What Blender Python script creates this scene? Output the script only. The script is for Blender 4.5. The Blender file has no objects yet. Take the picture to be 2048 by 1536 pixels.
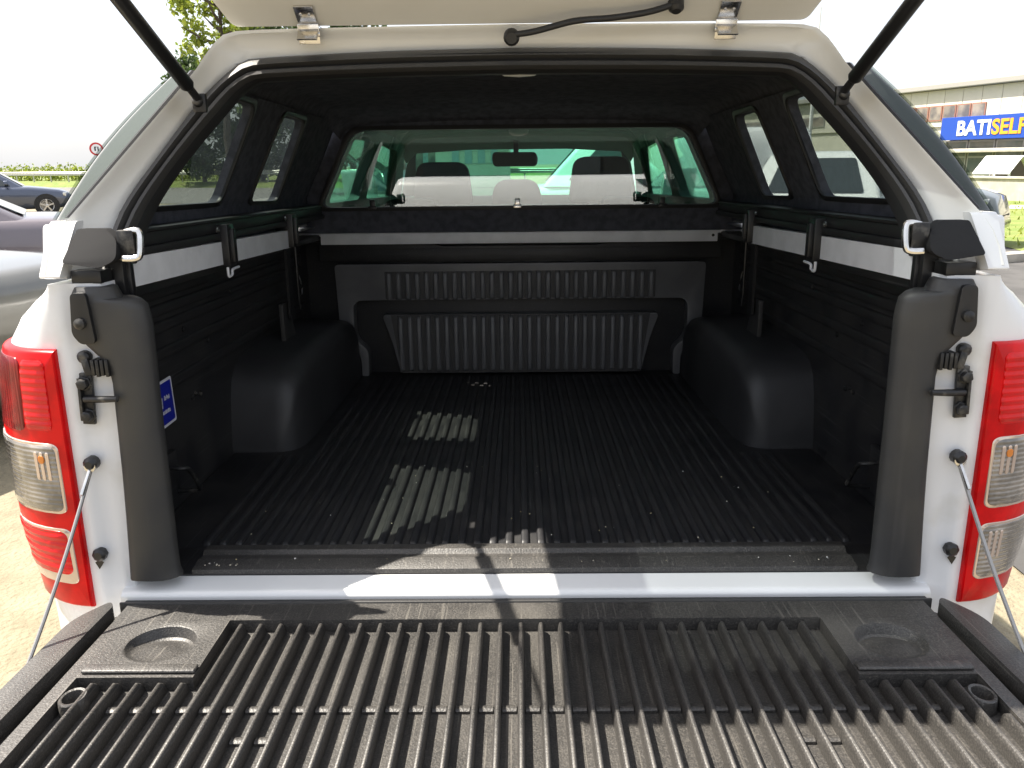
import bpy, bmesh, math, random
from mathutils import Matrix, Vector
from mathutils.geometry import tessellate_polygon
random.seed(11)
S = bpy.context.scene
COL = S.collection
rad = math.radians
# ------------------------------------------------------------------ camera
RAKE = Matrix.Translation((0, 0, .83)) @ Matrix.Rotation(rad(-1.1), 4, 'X')     # the truck stands slightly nose-down
def camera():
    P, Y, R = rad(14.37), rad(.57), rad(.6)
    fw = Vector((-math.sin(Y)*math.cos(P), math.cos(Y)*math.cos(P), -math.sin(P)))
    rt = Vector((math.cos(Y), math.sin(Y), 0)); up = rt.cross(fw)
    rt2 = rt*math.cos(R)-up*math.sin(R); up2 = up*math.cos(R)+rt*math.sin(R)
    m = Matrix((rt2, up2, -fw)).transposed().to_4x4(); m.translation = (-.004, -1.256, .676)
    c = bpy.data.cameras.new('camera'); c.sensor_width = 36; c.lens = 1600/2048*36; c.clip_start = .02; c.clip_end = 2000
    o = bpy.data.objects.new('camera', c); COL.objects.link(o); o.matrix_world = RAKE @ m
    S.camera = o
camera()
# ------------------------------------------------------------------ sky, sun, exposure
SUNV = Vector((-.60, .16, 1)).normalized()          # towards the sun
def light():
    w = bpy.data.worlds.new('World'); S.world = w; w.use_nodes = True
    n = w.node_tree.nodes; bg = n['Background']
    sk = n.new('ShaderNodeTexSky'); sk.sky_type = 'NISHITA'; sk.sun_disc = False
    sk.sun_elevation = math.asin(SUNV.z); sk.sun_rotation = math.atan2(SUNV.x, SUNV.y) % (2*math.pi)
    sk.air_density = 1.0; sk.dust_density = 4.0; sk.ozone_density = 1.0
    # bright hazy sky: thin cloud veil mixed over the clear sky
    nz = n.new('ShaderNodeTexNoise'); nz.inputs['Scale'].default_value = 1.6; nz.inputs['Detail'].default_value = 6
    mr = n.new('ShaderNodeMapRange'); mr.inputs[1].default_value = .3; mr.inputs[2].default_value = .7; mr.inputs[3].default_value = .62; mr.inputs[4].default_value = .85
    mx = n.new('ShaderNodeMix'); mx.data_type = 'RGBA'; mx.inputs[7].default_value = (2.7, 2.75, 2.85, 1); L = w.node_tree.links
    L.new(nz.outputs[0], mr.inputs[0]); L.new(mr.outputs[0], mx.inputs[0]); L.new(sk.outputs[0], mx.inputs[6])
    L.new(mx.outputs[2], bg.inputs[0]); bg.inputs[1].default_value = .15
    l = bpy.data.lights.new('sun', 'SUN'); l.energy = 5; l.angle = rad(.5); l.color = (1, .93, .82)
    o = bpy.data.objects.new('sun', l); COL.objects.link(o); o.rotation_euler = SUNV.to_track_quat('Z', 'Y').to_euler()
light()
S.view_settings.view_transform = 'Standard'; S.view_settings.look = 'None'; S.view_settings.exposure = 1.5; S.view_settings.gamma = 1
S.render.engine = 'CYCLES'
cy = S.cycles; cy.use_denoising = True; cy.max_bounces = 10; cy.diffuse_bounces = 5; cy.glossy_bounces = 5; cy.transparent_max_bounces = 24
cy.sample_clamp_indirect = 8; cy.caustics_reflective = False; cy.caustics_refractive = False

# ------------------------------------------------------------------ materials
def _new(name):
    m = bpy.data.materials.new(name); m.use_nodes = True
    nt = m.node_tree; return m, nt, nt.nodes['Principled BSDF']
def pbr(name, col, rough=.5, metal=0, coat=0, var=0, vscale=8, bump=0, bscale=400, bdist=.0006, spec=None, col2=None, lo=.4, hi=.62, rvar=0, detail=4):
    m, nt, b = _new(name); n = nt.nodes; L = nt.links
    b.inputs['Base Color'].default_value = (*col, 1); b.inputs['Roughness'].default_value = rough; b.inputs['Metallic'].default_value = metal
    b.inputs['Coat Weight'].default_value = coat; b.inputs['Coat Roughness'].default_value = .06
    if spec is not None: b.inputs['Specular IOR Level'].default_value = spec
    tc = n.new('ShaderNodeTexCoord')
    if var or col2:
        nz = n.new('ShaderNodeTexNoise'); nz.inputs['Scale'].default_value = vscale; nz.inputs['Detail'].default_value = detail
        L.new(tc.outputs['Object'], nz.inputs['Vector'])
        mr = n.new('ShaderNodeMapRange'); mr.inputs[1].default_value = lo; mr.inputs[2].default_value = hi
        L.new(nz.outputs[0], mr.inputs[0])
        mx = n.new('ShaderNodeMix'); mx.data_type = 'RGBA'
        c2 = col2 or tuple(c*(1-var) for c in col)
        mx.inputs[6].default_value = (*col, 1); mx.inputs[7].default_value = (*c2, 1)
        L.new(mr.outputs[0], mx.inputs[0]); L.new(mx.outputs[2], b.inputs['Base Color'])
        if rvar:
            r2 = n.new('ShaderNodeMapRange'); r2.inputs[1].default_value = lo; r2.inputs[2].default_value = hi
            r2.inputs[3].default_value = rough; r2.inputs[4].default_value = rough+rvar
            L.new(nz.outputs[0], r2.inputs[0]); L.new(r2.outputs[0], b.inputs['Roughness'])
    if bump:
        bz = n.new('ShaderNodeTexNoise'); bz.inputs['Scale'].default_value = bscale; bz.inputs['Detail'].default_value = 2
        L.new(tc.outputs['Object'], bz.inputs['Vector'])
        bp = n.new('ShaderNodeBump'); bp.inputs['Strength'].default_value = bump; bp.inputs['Distance'].default_value = bdist
        L.new(bz.outputs[0], bp.inputs['Height']); L.new(bp.outputs[0], b.inputs['Normal'])
    return m
def glass(name, tint, ior=1.5, rough=0.0):
    m, nt, b = _new(name); n = nt.nodes; L = nt.links; n.remove(b)
    tr = n.new('ShaderNodeBsdfTransparent'); tr.inputs[0].default_value = (*tint, 1)
    gl = n.new('ShaderNodeBsdfGlossy'); gl.inputs['Roughness'].default_value = rough; gl.inputs[0].default_value = (1, 1, 1, 1)
    ge = n.new('ShaderNodeNewGeometry'); dt = n.new('ShaderNodeVectorMath'); dt.operation = 'DOT_PRODUCT'
    L.new(ge.outputs['Normal'], dt.inputs[0]); L.new(ge.outputs['Incoming'], dt.inputs[1])
    def mth(op, a, b=None):
        k = n.new('ShaderNodeMath'); k.operation = op
        for i, q in enumerate((a, b)):
            if q is None: continue
            if isinstance(q, (int, float)): k.inputs[i].default_value = q
            else: L.new(q, k.inputs[i])
        return k.outputs[0]
    r0 = ((ior-1)/(ior+1))**2                                  # Schlick reflectance, the same from both sides of the pane
    fac = mth('ADD', mth('MULTIPLY', mth('POWER', mth('SUBTRACT', 1.0, mth('ABSOLUTE', dt.outputs['Value'])), 5.0), 1-r0), r0)
    mx = n.new('ShaderNodeMixShader'); L.new(fac, mx.inputs[0]); L.new(tr.outputs[0], mx.inputs[1]); L.new(gl.outputs[0], mx.inputs[2])
    L.new(mx.outputs[0], n['Material Output'].inputs[0]); return m
def leafmat(name, c1, c2):
    m, nt, b = _new(name); n = nt.nodes; L = nt.links
    g = n.new('ShaderNodeNewGeometry'); cr = n.new('ShaderNodeMix'); cr.data_type = 'RGBA'
    cr.inputs[6].default_value = (*c1, 1); cr.inputs[7].default_value = (*c2, 1)
    L.new(g.outputs['Random Per Island'], cr.inputs[0]); L.new(cr.outputs[2], b.inputs['Base Color']); b.inputs['Roughness'].default_value = .55
    t = n.new('ShaderNodeBsdfTranslucent'); L.new(cr.outputs[2], t.inputs[0])
    mx = n.new('ShaderNodeMixShader'); mx.inputs[0].default_value = .4
    L.new(b.outputs[0], mx.inputs[1]); L.new(t.outputs[0], mx.inputs[2]); L.new(mx.outputs[0], n['Material Output'].inputs[0]); return m
M = {}
M['white'] = pbr('white_paint', (.78, .78, .77), .22, coat=.6, var=.04, vscale=5)
M['jamb'] = pbr('jamb_paint', (.76, .77, .79), .35, coat=.25, col2=(.60, .59, .55), vscale=9, lo=.55, hi=.8)
M['gelcoat'] = pbr('canopy_gelcoat', (.76, .75, .71), .28, coat=.35, var=.05, vscale=6)
def grain(name, c1, c2, c3, rough):
    m = pbr(name, c1, rough, col2=c2, vscale=11, lo=.35, hi=.7, bump=.5, bscale=330, bdist=.0016, rvar=.1)
    nt = m.node_tree; n = nt.nodes; L = nt.links; b = n['Principled BSDF']; src = b.inputs['Base Color'].links[0].from_socket
    tc = next(q for q in n if q.type == 'TEX_COORD'); nz = n.new('ShaderNodeTexNoise'); nz.inputs['Scale'].default_value = 420; nz.inputs['Detail'].default_value = 1
    L.new(tc.outputs['Object'], nz.inputs['Vector']); mr = n.new('ShaderNodeMapRange'); mr.inputs[1].default_value = .45; mr.inputs[2].default_value = .75; L.new(nz.outputs[0], mr.inputs[0])
    mx = n.new('ShaderNodeMix'); mx.data_type = 'RGBA'; L.new(mr.outputs[0], mx.inputs[0]); L.new(src, mx.inputs[6]); mx.inputs[7].default_value = (*c3, 1)
    L.new(mx.outputs[2], b.inputs['Base Color']); return m
M['gate'] = grain('tailgate_plastic', (.022, .021, .020), (.036, .033, .030), (.075, .069, .062), .46)
M['gate'].node_tree.nodes['Principled BSDF'].inputs['Specular IOR Level'].default_value = .75
M['liner'] = pbr('bed_plastic', (.015, .015, .017), .45, col2=(.024, .023, .023), vscale=9, bump=.4, bscale=700, bdist=.0006, rvar=.1)
M['bulk'] = pbr('bulkhead_plastic', (.14, .14, .144), .40, var=.25, vscale=7, bump=.3, bscale=700)
M['trim'] = pbr('pillar_plastic', (.030, .030, .031), .50, col2=(.038, .037, .035), vscale=12, bump=.35, bscale=800)
M['carpet'] = pbr('headliner_carpet', (.095, .100, .122), .95, var=.3, vscale=40, bump=.8, bscale=500, bdist=.002, spec=.1)
M['rubber'] = pbr('rubber_seal', (.018, .018, .019), .5, bump=.15, bscale=120)
M['cap'] = pbr('cap_plastic', (.022, .022, .023), .85, spec=.12, bump=.3, bscale=500)
M['arch'] = pbr('arch_plastic', (.034, .034, .036), .5, var=.25, vscale=7, bump=.3, bscale=700)
M['rubberg'] = pbr('grey_rubber', (.045, .044, .043), .42, bump=.2, bscale=300)
M['black'] = pbr('black_metal', (.012, .012, .013), .38, bump=.1, bscale=300)
M['blackgrey'] = pbr('worn_bracket', (.02, .02, .021), .42, metal=.3, col2=(.10, .095, .085), vscale=60, lo=.5, hi=.7)
M['alu'] = pbr('aluminium_rail', (.84, .85, .88), .38, metal=.0, var=.10, vscale=18)
M['chrome'] = pbr('bright_steel', (.75, .73, .70), .22, metal=1, var=.2, vscale=40)
M['steel'] = pbr('cable_steel', (.32, .31, .30), .4, metal=.8, bump=.5, bscale=900)
M['red'] = pbr('red_lens', (.66, .001, .003), .3, coat=.15, spec=.2, var=.3, vscale=22, bump=.12, bscale=60)
M['reddark'] = pbr('dark_red_lens', (.26, .001, .005), .15, coat=.4, spec=.25, var=.5, vscale=18)
M['redrib'] = pbr('ribbed_red_lens', (.72, .002, .004), .25, coat=.2, spec=.3, var=.2, vscale=20)
M['clear'] = pbr('clear_lens', (.34, .31, .28), .10, metal=.35, coat=1, col2=(.13, .12, .11), vscale=22, lo=.35, hi=.65)
M['lensrim'] = pbr('lens_rim', (.62, .50, .42), .15, metal=.5, coat=1)
M['amber'] = pbr('amber_bulb', (.65, .22, .04), .3)
def fluted(m, scale, axis, strength=.5, dist=.002):
    nt = m.node_tree; n = nt.nodes; L = nt.links; b = n['Principled BSDF']; tc = next(q for q in n if q.type == 'TEX_COORD')
    w = n.new('ShaderNodeTexWave'); w.bands_direction = axis; w.inputs['Scale'].default_value = scale; w.inputs['Distortion'].default_value = .4
    bp = n.new('ShaderNodeBump'); bp.inputs['Strength'].default_value = strength; bp.inputs['Distance'].default_value = dist
    L.new(tc.outputs['Object'], w.inputs['Vector']); L.new(w.outputs[1], bp.inputs['Height']); L.new(bp.outputs[0], b.inputs['Normal'])
fluted(M['clear'], 38, 'Z', .6); fluted(M['redrib'], 22, 'Z', .8, .003); fluted(M['reddark'], 45, 'X', .35)
M['tint'] = glass('tinted_glass', (.51, .55, .53), 1.5)
def frit():
    m, nt, b = _new('dusty_glass_border'); n = nt.nodes; L = nt.links
    t = n.new('ShaderNodeBsdfTranslucent'); t.inputs[0].default_value = (.62, .62, .66, 1)
    b.inputs['Base Color'].default_value = (.07, .07, .085, 1); b.inputs['Roughness'].default_value = .2
    mx = n.new('ShaderNodeMixShader'); mx.inputs[0].default_value = .5
    L.new(b.outputs[0], mx.inputs[1]); L.new(t.outputs[0], mx.inputs[2]); L.new(mx.outputs[0], n['Material Output'].inputs[0]); return m
M['frit'] = frit()
def scratch(m, col, amt=.6, sc=(260, 5, 260), lo=.62, hi=.70):
    nt = m.node_tree; n = nt.nodes; L = nt.links; b = n['Principled BSDF']; src = b.inputs['Base Color'].links[0].from_socket
    tc = next(q for q in n if q.type == 'TEX_COORD'); mp = n.new('ShaderNodeMapping'); mp.inputs['Scale'].default_value = sc; mp.inputs['Rotation'].default_value = (0, 0, .12)
    nz = n.new('ShaderNodeTexNoise'); nz.inputs['Scale'].default_value = 1; nz.inputs['Detail'].default_value = 2
    mr = n.new('ShaderNodeMapRange'); mr.inputs[1].default_value = lo; mr.inputs[2].default_value = hi; mr.inputs[4].default_value = amt
    mx = n.new('ShaderNodeMix'); mx.data_type = 'RGBA'; mx.inputs[7].default_value = (*col, 1)
    L.new(tc.outputs['Object'], mp.inputs[0]); L.new(mp.outputs[0], nz.inputs['Vector']); L.new(nz.outputs[0], mr.inputs[0]); L.new(mr.outputs[0], mx.inputs[0])
    L.new(src, mx.inputs[6]); L.new(mx.outputs[2], b.inputs['Base Color'])
scratch(M['gate'], (.13, .12, .105), .55); scratch(M['gate'], (.15, .14, .12), .5, (3, 3, 3), .60, .80)
scratch(M['liner'], (.075, .075, .075), .5); scratch(M['liner'], (.045, .043, .040), .6, (2.5, 2.5, 2.5), .52, .75)
scratch(M['jamb'], (.42, .39, .33), .35, (5, 5, 1.2), .60, .80); scratch(M['white'], (.58, .55, .48), .25, (4, 4, 4), .62, .80)
scratch(M['trim'], (.06, .058, .055), .5, (40, 40, 4), .60, .75)
M['lidglass'] = glass('hatch_glass', (.30, .32, .33), 1.5)
M['rearglass'] = glass('canopy_front_glass', (.86, .90, .88), 1.85)
M['green'] = glass('cab_green_glass', (.70, .93, .85), 1.45)
M['cabdark'] = pbr('cab_trim', (.022, .023, .025), .7)
M['cabroof'] = pbr('cab_headlining', (.11, .105, .095), .9)
M['seat'] = pbr('seat_fabric', (.008, .008, .010), .85, spec=.15)
M['lamp'] = pbr('lamp_lens', (.85, .85, .83), .3)
M['blue'] = pbr('sticker_blue', (.012, .02, .33), .4)
M['print'] = pbr('sticker_white', (.72, .72, .78), .5)
M['tyre'] = pbr('tyre_rubber', (.018, .018, .019), .8)
M['rim'] = pbr('alloy_rim', (.55, .54, .53), .3, metal=.8)
M['carglass'] = pbr('car_window_glass', (.03, .04, .045), .05, coat=1)
M['headlamp'] = pbr('headlamp_glass', (.6, .62, .63), .08, metal=.3, coat=1)
M['gravel'] = pbr('gravel_ground', (.245, .212, .145), .95, col2=(.175, .15, .10), vscale=7, lo=.35, hi=.7, bump=.8, bscale=40, bdist=.02, detail=10)
M['asphalt'] = pbr('road_asphalt', (.16, .155, .145), .9, col2=(.115, .11, .105), vscale=3, bump=.4, bscale=60, bdist=.01)
M['lot'] = pbr('dark_asphalt', (.075, .072, .07), .9, var=.3, vscale=2)
M['grass'] = pbr('grass_ground', (.12, .17, .03), .95, col2=(.17, .19, .05), vscale=1.5, bump=.6, bscale=20, bdist=.05)
M['concrete'] = pbr('pale_concrete', (.48, .44, .37), .85, var=.2, vscale=4)
M['galv'] = pbr('galvanised_steel', (.55, .54, .50), .45, metal=.5, var=.15)
M['cladding'] = pbr('cream_cladding', (.60, .57, .49), .6, var=.06, vscale=2)
M['bluecladding'] = pbr('blue_grey_cladding', (.30, .38, .42), .6, var=.08)
M['fascia'] = pbr('grey_fascia', (.30, .29, .27), .6)
M['signblue'] = pbr('sign_blue', (.018, .065, .36), .4)
M['signwhite'] = pbr('sign_white', (.85, .86, .88), .4)
M['signorange'] = pbr('sign_orange', (.80, .33, .03), .4)
M['shopglass'] = pbr('shop_glass', (.10, .12, .10), .12, col2=(.20, .19, .15), vscale=1.2, coat=.6)
M['brownframe'] = pbr('red_brown_frame', (.30, .14, .10), .5)
M['winpane'] = pbr('office_pane', (.30, .26, .22), .15, col2=(.12, .11, .11), vscale=1.6, coat=.8)
M['tentwhite'] = pbr('tent_white', (.80, .80, .80), .6)
M['tentdark'] = pbr('tent_dark', (.10, .08, .07), .7)
M['signred'] = pbr('sign_red', (.55, .03, .03), .4)
M['bark'] = pbr('bark', (.09, .07, .05), .9, var=.4, vscale=6)
M['leafA'] = leafmat('leaf_dark', (.030, .060, .018), (.085, .13, .03))
M['leafB'] = leafmat('leaf_light', (.14, .20, .02), (.30, .34, .05))
M['leafC'] = leafmat('leaf_mid', (.045, .09, .02), (.12, .17, .035))
def paint(name, c, metal=.4, rough=.28):
    M[name] = pbr(name, c, rough, metal=metal, coat=.8); return M[name]

# ------------------------------------------------------------------ mesh helpers
class MB:
    def __init__(s): s.v = []; s.f = []
    def add(s, vs, fs):
        k = len(s.v); s.v += [tuple(p) for p in vs]; s.f += [tuple(i+k for i in f) for f in fs]; return s
    def box(s, x0, x1, y0, y1, z0, z1):
        return s.add([(x, y, z) for x in (x0, x1) for y in (y0, y1) for z in (z0, z1)],
                     [(0, 1, 3, 2), (4, 6, 7, 5), (0, 4, 5, 1), (2, 3, 7, 6), (0, 2, 6, 4), (1, 5, 7, 3)])
    def bar(s, a, b, w, h, upv=(0, 0, 1)):
        a, b = Vector(a), Vector(b); d = (b-a).normalized(); sd = d.cross(Vector(upv)).normalized(); u = sd.cross(d)
        vs = [p+sd*i*w/2+u*j*h/2 for p in (a, b) for i, j in ((-1, -1), (1, -1), (1, 1), (-1, 1))]
        return s.add(vs, [(0, 1, 2, 3), (7, 6, 5, 4), (0, 4, 5, 1), (1, 5, 6, 2), (2, 6, 7, 3), (3, 7, 4, 0)])
    def grid(s, fn, nu, nv):
        vs = [fn(i/nu, j/nv) for i in range(nu+1) for j in range(nv+1)]
        return s.add(vs, [(i*(nv+1)+j, (i+1)*(nv+1)+j, (i+1)*(nv+1)+j+1, i*(nv+1)+j+1) for i in range(nu) for j in range(nv)])
    def loft(s, rings, closed=True, cap=True):
        n = len(rings[0]); vs = [p for r in rings for p in r]; fs = []
        for i in range(len(rings)-1):
            for j in range(n if closed else n-1):
                k = (j+1) % n; fs.append((i*n+j, i*n+k, (i+1)*n+k, (i+1)*n+j))
        if cap and closed: fs += [tuple(range(n)), tuple(range((len(rings)-1)*n, len(rings)*n))]
        return s.add(vs, fs)
    def tube(s, path, r, n=8):
        path = [Vector(p) for p in path]; rings = []; u = None
        for i, p in enumerate(path):
            d = (path[min(i+1, len(path)-1)]-path[max(i-1, 0)]).normalized()
            if u is None: u = d.orthogonal().normalized()
            u = (u-d*u.dot(d)).normalized(); w = d.cross(u)
            rr = r[i] if isinstance(r, (list, tuple)) else r
            rings.append([p+(u*math.cos(a)+w*math.sin(a))*rr for a in (2*math.pi*k/n for k in range(n))])
        return s.loft(rings)
    def lathe(s, prof, c, ax=(0, 0, 1), n=20):
        ax = Vector(ax).normalized(); u = ax.orthogonal().normalized(); w = ax.cross(u); c = Vector(c)
        rings = [[c+ax*h+(u*math.cos(a)+w*math.sin(a))*r for a in (2*math.pi*k/n for k in range(n))] for r, h in prof]
        return s.loft(rings)
    def prism(s, poly, fn, w0, w1, holes=()):
        loops = [list(poly)]+[list(h) for h in holes]
        flat = [p for l in loops for p in l]; N = len(flat)
        tris = tessellate_polygon([[Vector((p[0], p[1], 0)) for p in l] for l in loops])
        vs = [fn(p[0], p[1], w0) for p in flat]+[fn(p[0], p[1], w1) for p in flat]
        fs = [tuple(t) for t in tris]+[tuple(i+N for i in t[::-1]) for t in tris]
        k = 0
        for l in loops:
            n = len(l)
            fs += [(k+i, k+(i+1) % n, N+k+(i+1) % n, N+k+i) for i in range(n)]; k += n
        return s.add(vs, fs)
    def mesh(s, name, mat, smooth=35, bevel=0, seg=2):
        me = bpy.data.meshes.new(name); me.from_pydata(s.v, [], s.f)
        bm = bmesh.new(); bm.from_mesh(me); bmesh.ops.remove_doubles(bm, verts=bm.verts, dist=1e-6)
        bmesh.ops.recalc_face_normals(bm, faces=bm.faces)
        if bevel:
            es = [e for e in bm.edges if len(e.link_faces) == 2 and e.calc_face_angle(0) > rad(30)]
            bmesh.ops.bevel(bm, geom=es, offset=bevel, segments=seg, profile=.5, affect='EDGES', clamp_overlap=True)
        bm.to_mesh(me); bm.free()
        if smooth: me.shade_smooth(); me.set_sharp_from_angle(angle=rad(smooth))
        me.materials.append(M[mat] if isinstance(mat, str) else mat); return me
    def build(s, name, mat, parent=None, smooth=35, bevel=0, seg=2, label=None):
        return link(name, s.mesh(name, mat, smooth, bevel, seg), parent, label)
def link(name, me, parent=None, label=None, loc=None):
    o = bpy.data.objects.new(name, me); COL.objects.link(o)
    if parent: o.parent = parent
    if loc: o.location = loc
    if label: o['label'] = label
    return o
def thing(name, label, cat, mat4=None, loc=None, rz=0, group=None):
    o = bpy.data.objects.new(name, None); COL.objects.link(o); o['label'] = label; o['category'] = cat
    if group: o['group'] = group
    if mat4: o.matrix_world = mat4
    elif loc: o.location = loc; o.rotation_euler = (0, 0, rz)
    return o
def struct(o, kind='structure'): o['kind'] = kind; return o
def tagged(o, label, cat, group=None):
    o['label'] = label; o['category'] = cat
    if group: o['group'] = group
    return o
def rpoly(pts, r, n=5):
    out = []; N = len(pts)
    for i in range(N):
        p = Vector(pts[i]).to_2d(); a = Vector(pts[i-1]).to_2d(); b = Vector(pts[(i+1) % N]).to_2d()
        rr = r[i] if isinstance(r, (list, tuple)) else r
        if rr <= 0: out.append((p.x, p.y)); continue
        da, db = (a-p), (b-p); rr = min(rr, da.length*.49, db.length*.49)
        p0, p1 = p+da.normalized()*rr, p+db.normalized()*rr
        for k in range(n+1):
            t = k/n; q = p0*(1-t)**2+p*2*t*(1-t)+p1*t*t; out.append((q.x, q.y))
    return out
def resample(pts, n):
    pts = [Vector(p) for p in pts]; L = [0]
    for a, b in zip(pts, pts[1:]): L.append(L[-1]+(b-a).length)
    out = []
    for k in range(n+1):
        t = L[-1]*k/n; i = 0
        while i < len(L)-2 and L[i+1] < t: i += 1
        out.append(pts[i].lerp(pts[i+1], min(1, (t-L[i])/max(1e-9, L[i+1]-L[i]))))
    return out
def catmull(pts, m=6):
    P = [Vector(p) for p in pts]; out = []
    for i in range(len(P)-1):
        a, b, c, d = P[max(i-1, 0)], P[i], P[i+1], P[min(i+2, len(P)-1)]
        for k in range(m):
            t = k/m; out.append(.5*((2*b)+(c-a)*t+(2*a-5*b+4*c-d)*t*t+(3*b-a-3*c+d)*t**3))
    out.append(P[-1]); return out
def interp(tab, z):
    if z <= tab[0][0]: return tab[0][1]
    for (a, b), (c, d) in zip(tab, tab[1:]):
        if z <= c: return b+(d-b)*(z-a)/(c-a)
    return tab[-1][1]
def text_mesh(body, size, mat, ext, mapfn, name, parent, offset=.0, align='LEFT'):
    cu = bpy.data.curves.new('t', 'FONT'); cu.body = body; cu.size = size; cu.extrude = ext; cu.offset = offset; cu.align_x = align
    to = bpy.data.objects.new('t', cu); COL.objects.link(to); bpy.context.view_layer.update()
    me = bpy.data.meshes.new_from_object(to.evaluated_get(bpy.context.evaluated_depsgraph_get()))
    wdt = max(v.co.x for v in me.vertices)
    for v in me.vertices: v.co = mapfn(v.co.x, v.co.y, v.co.z)
    bpy.data.objects.remove(to); me.materials.clear(); me.materials.append(M[mat]); me.name = name
    link(name, me, parent); return wdt

# ================================================================== SETTING
g = MB().box(-400, 400, -120, 600, -.5, 0).build('ground', 'gravel', smooth=0); struct(g)
def strip(name, pts, z, mat):
    o = MB().add([(x, y, z) for x, y in pts], [tuple(range(len(pts)))]).build(name, mat, smooth=0); return struct(o)
vd = Vector((-.93, .37)); vn = Vector((.37, .93)); v0 = Vector((-19, 56.5))       # line of the left verge
def vp(u, w): p = v0+vd*u+vn*w; return (p.x, p.y)
strip('road', [vp(-60, -20), vp(120, -20), vp(120, 0), vp(-60, 0)], .012, 'asphalt')
strip('car_park', [(1.9, -6), (9.2, -6), (9.6, 13.2), (1.9, 20)], .008, 'lot')
bank = MB().loft([[(*vp(u, 0), .0), (*vp(u, 1.5), .35), (*vp(u, 60), .9), (*vp(u, 60), -.4), (*vp(u, 0), -.4)] for u in (-60, 0, 60, 140)]).build('verge', 'grass', smooth=0); struct(bank)
strip('lawn', [(8.4, 12.2), (40, 2), (60, 20), (30, 52), (14, 40)], .016, 'grass')
strip('footpath', [(14.0, 24.5), (30, 14), (31, 15.6), (15, 26.6)], .022, 'concrete')
struct(MB().box(0, .25, -18, 8, 0, .14).build('kerb', 'concrete', bevel=.02)).matrix_world = Matrix.Translation((8.1, 11.4, 0)) @ Matrix.Rotation(rad(-68), 4, 'Z')

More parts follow.
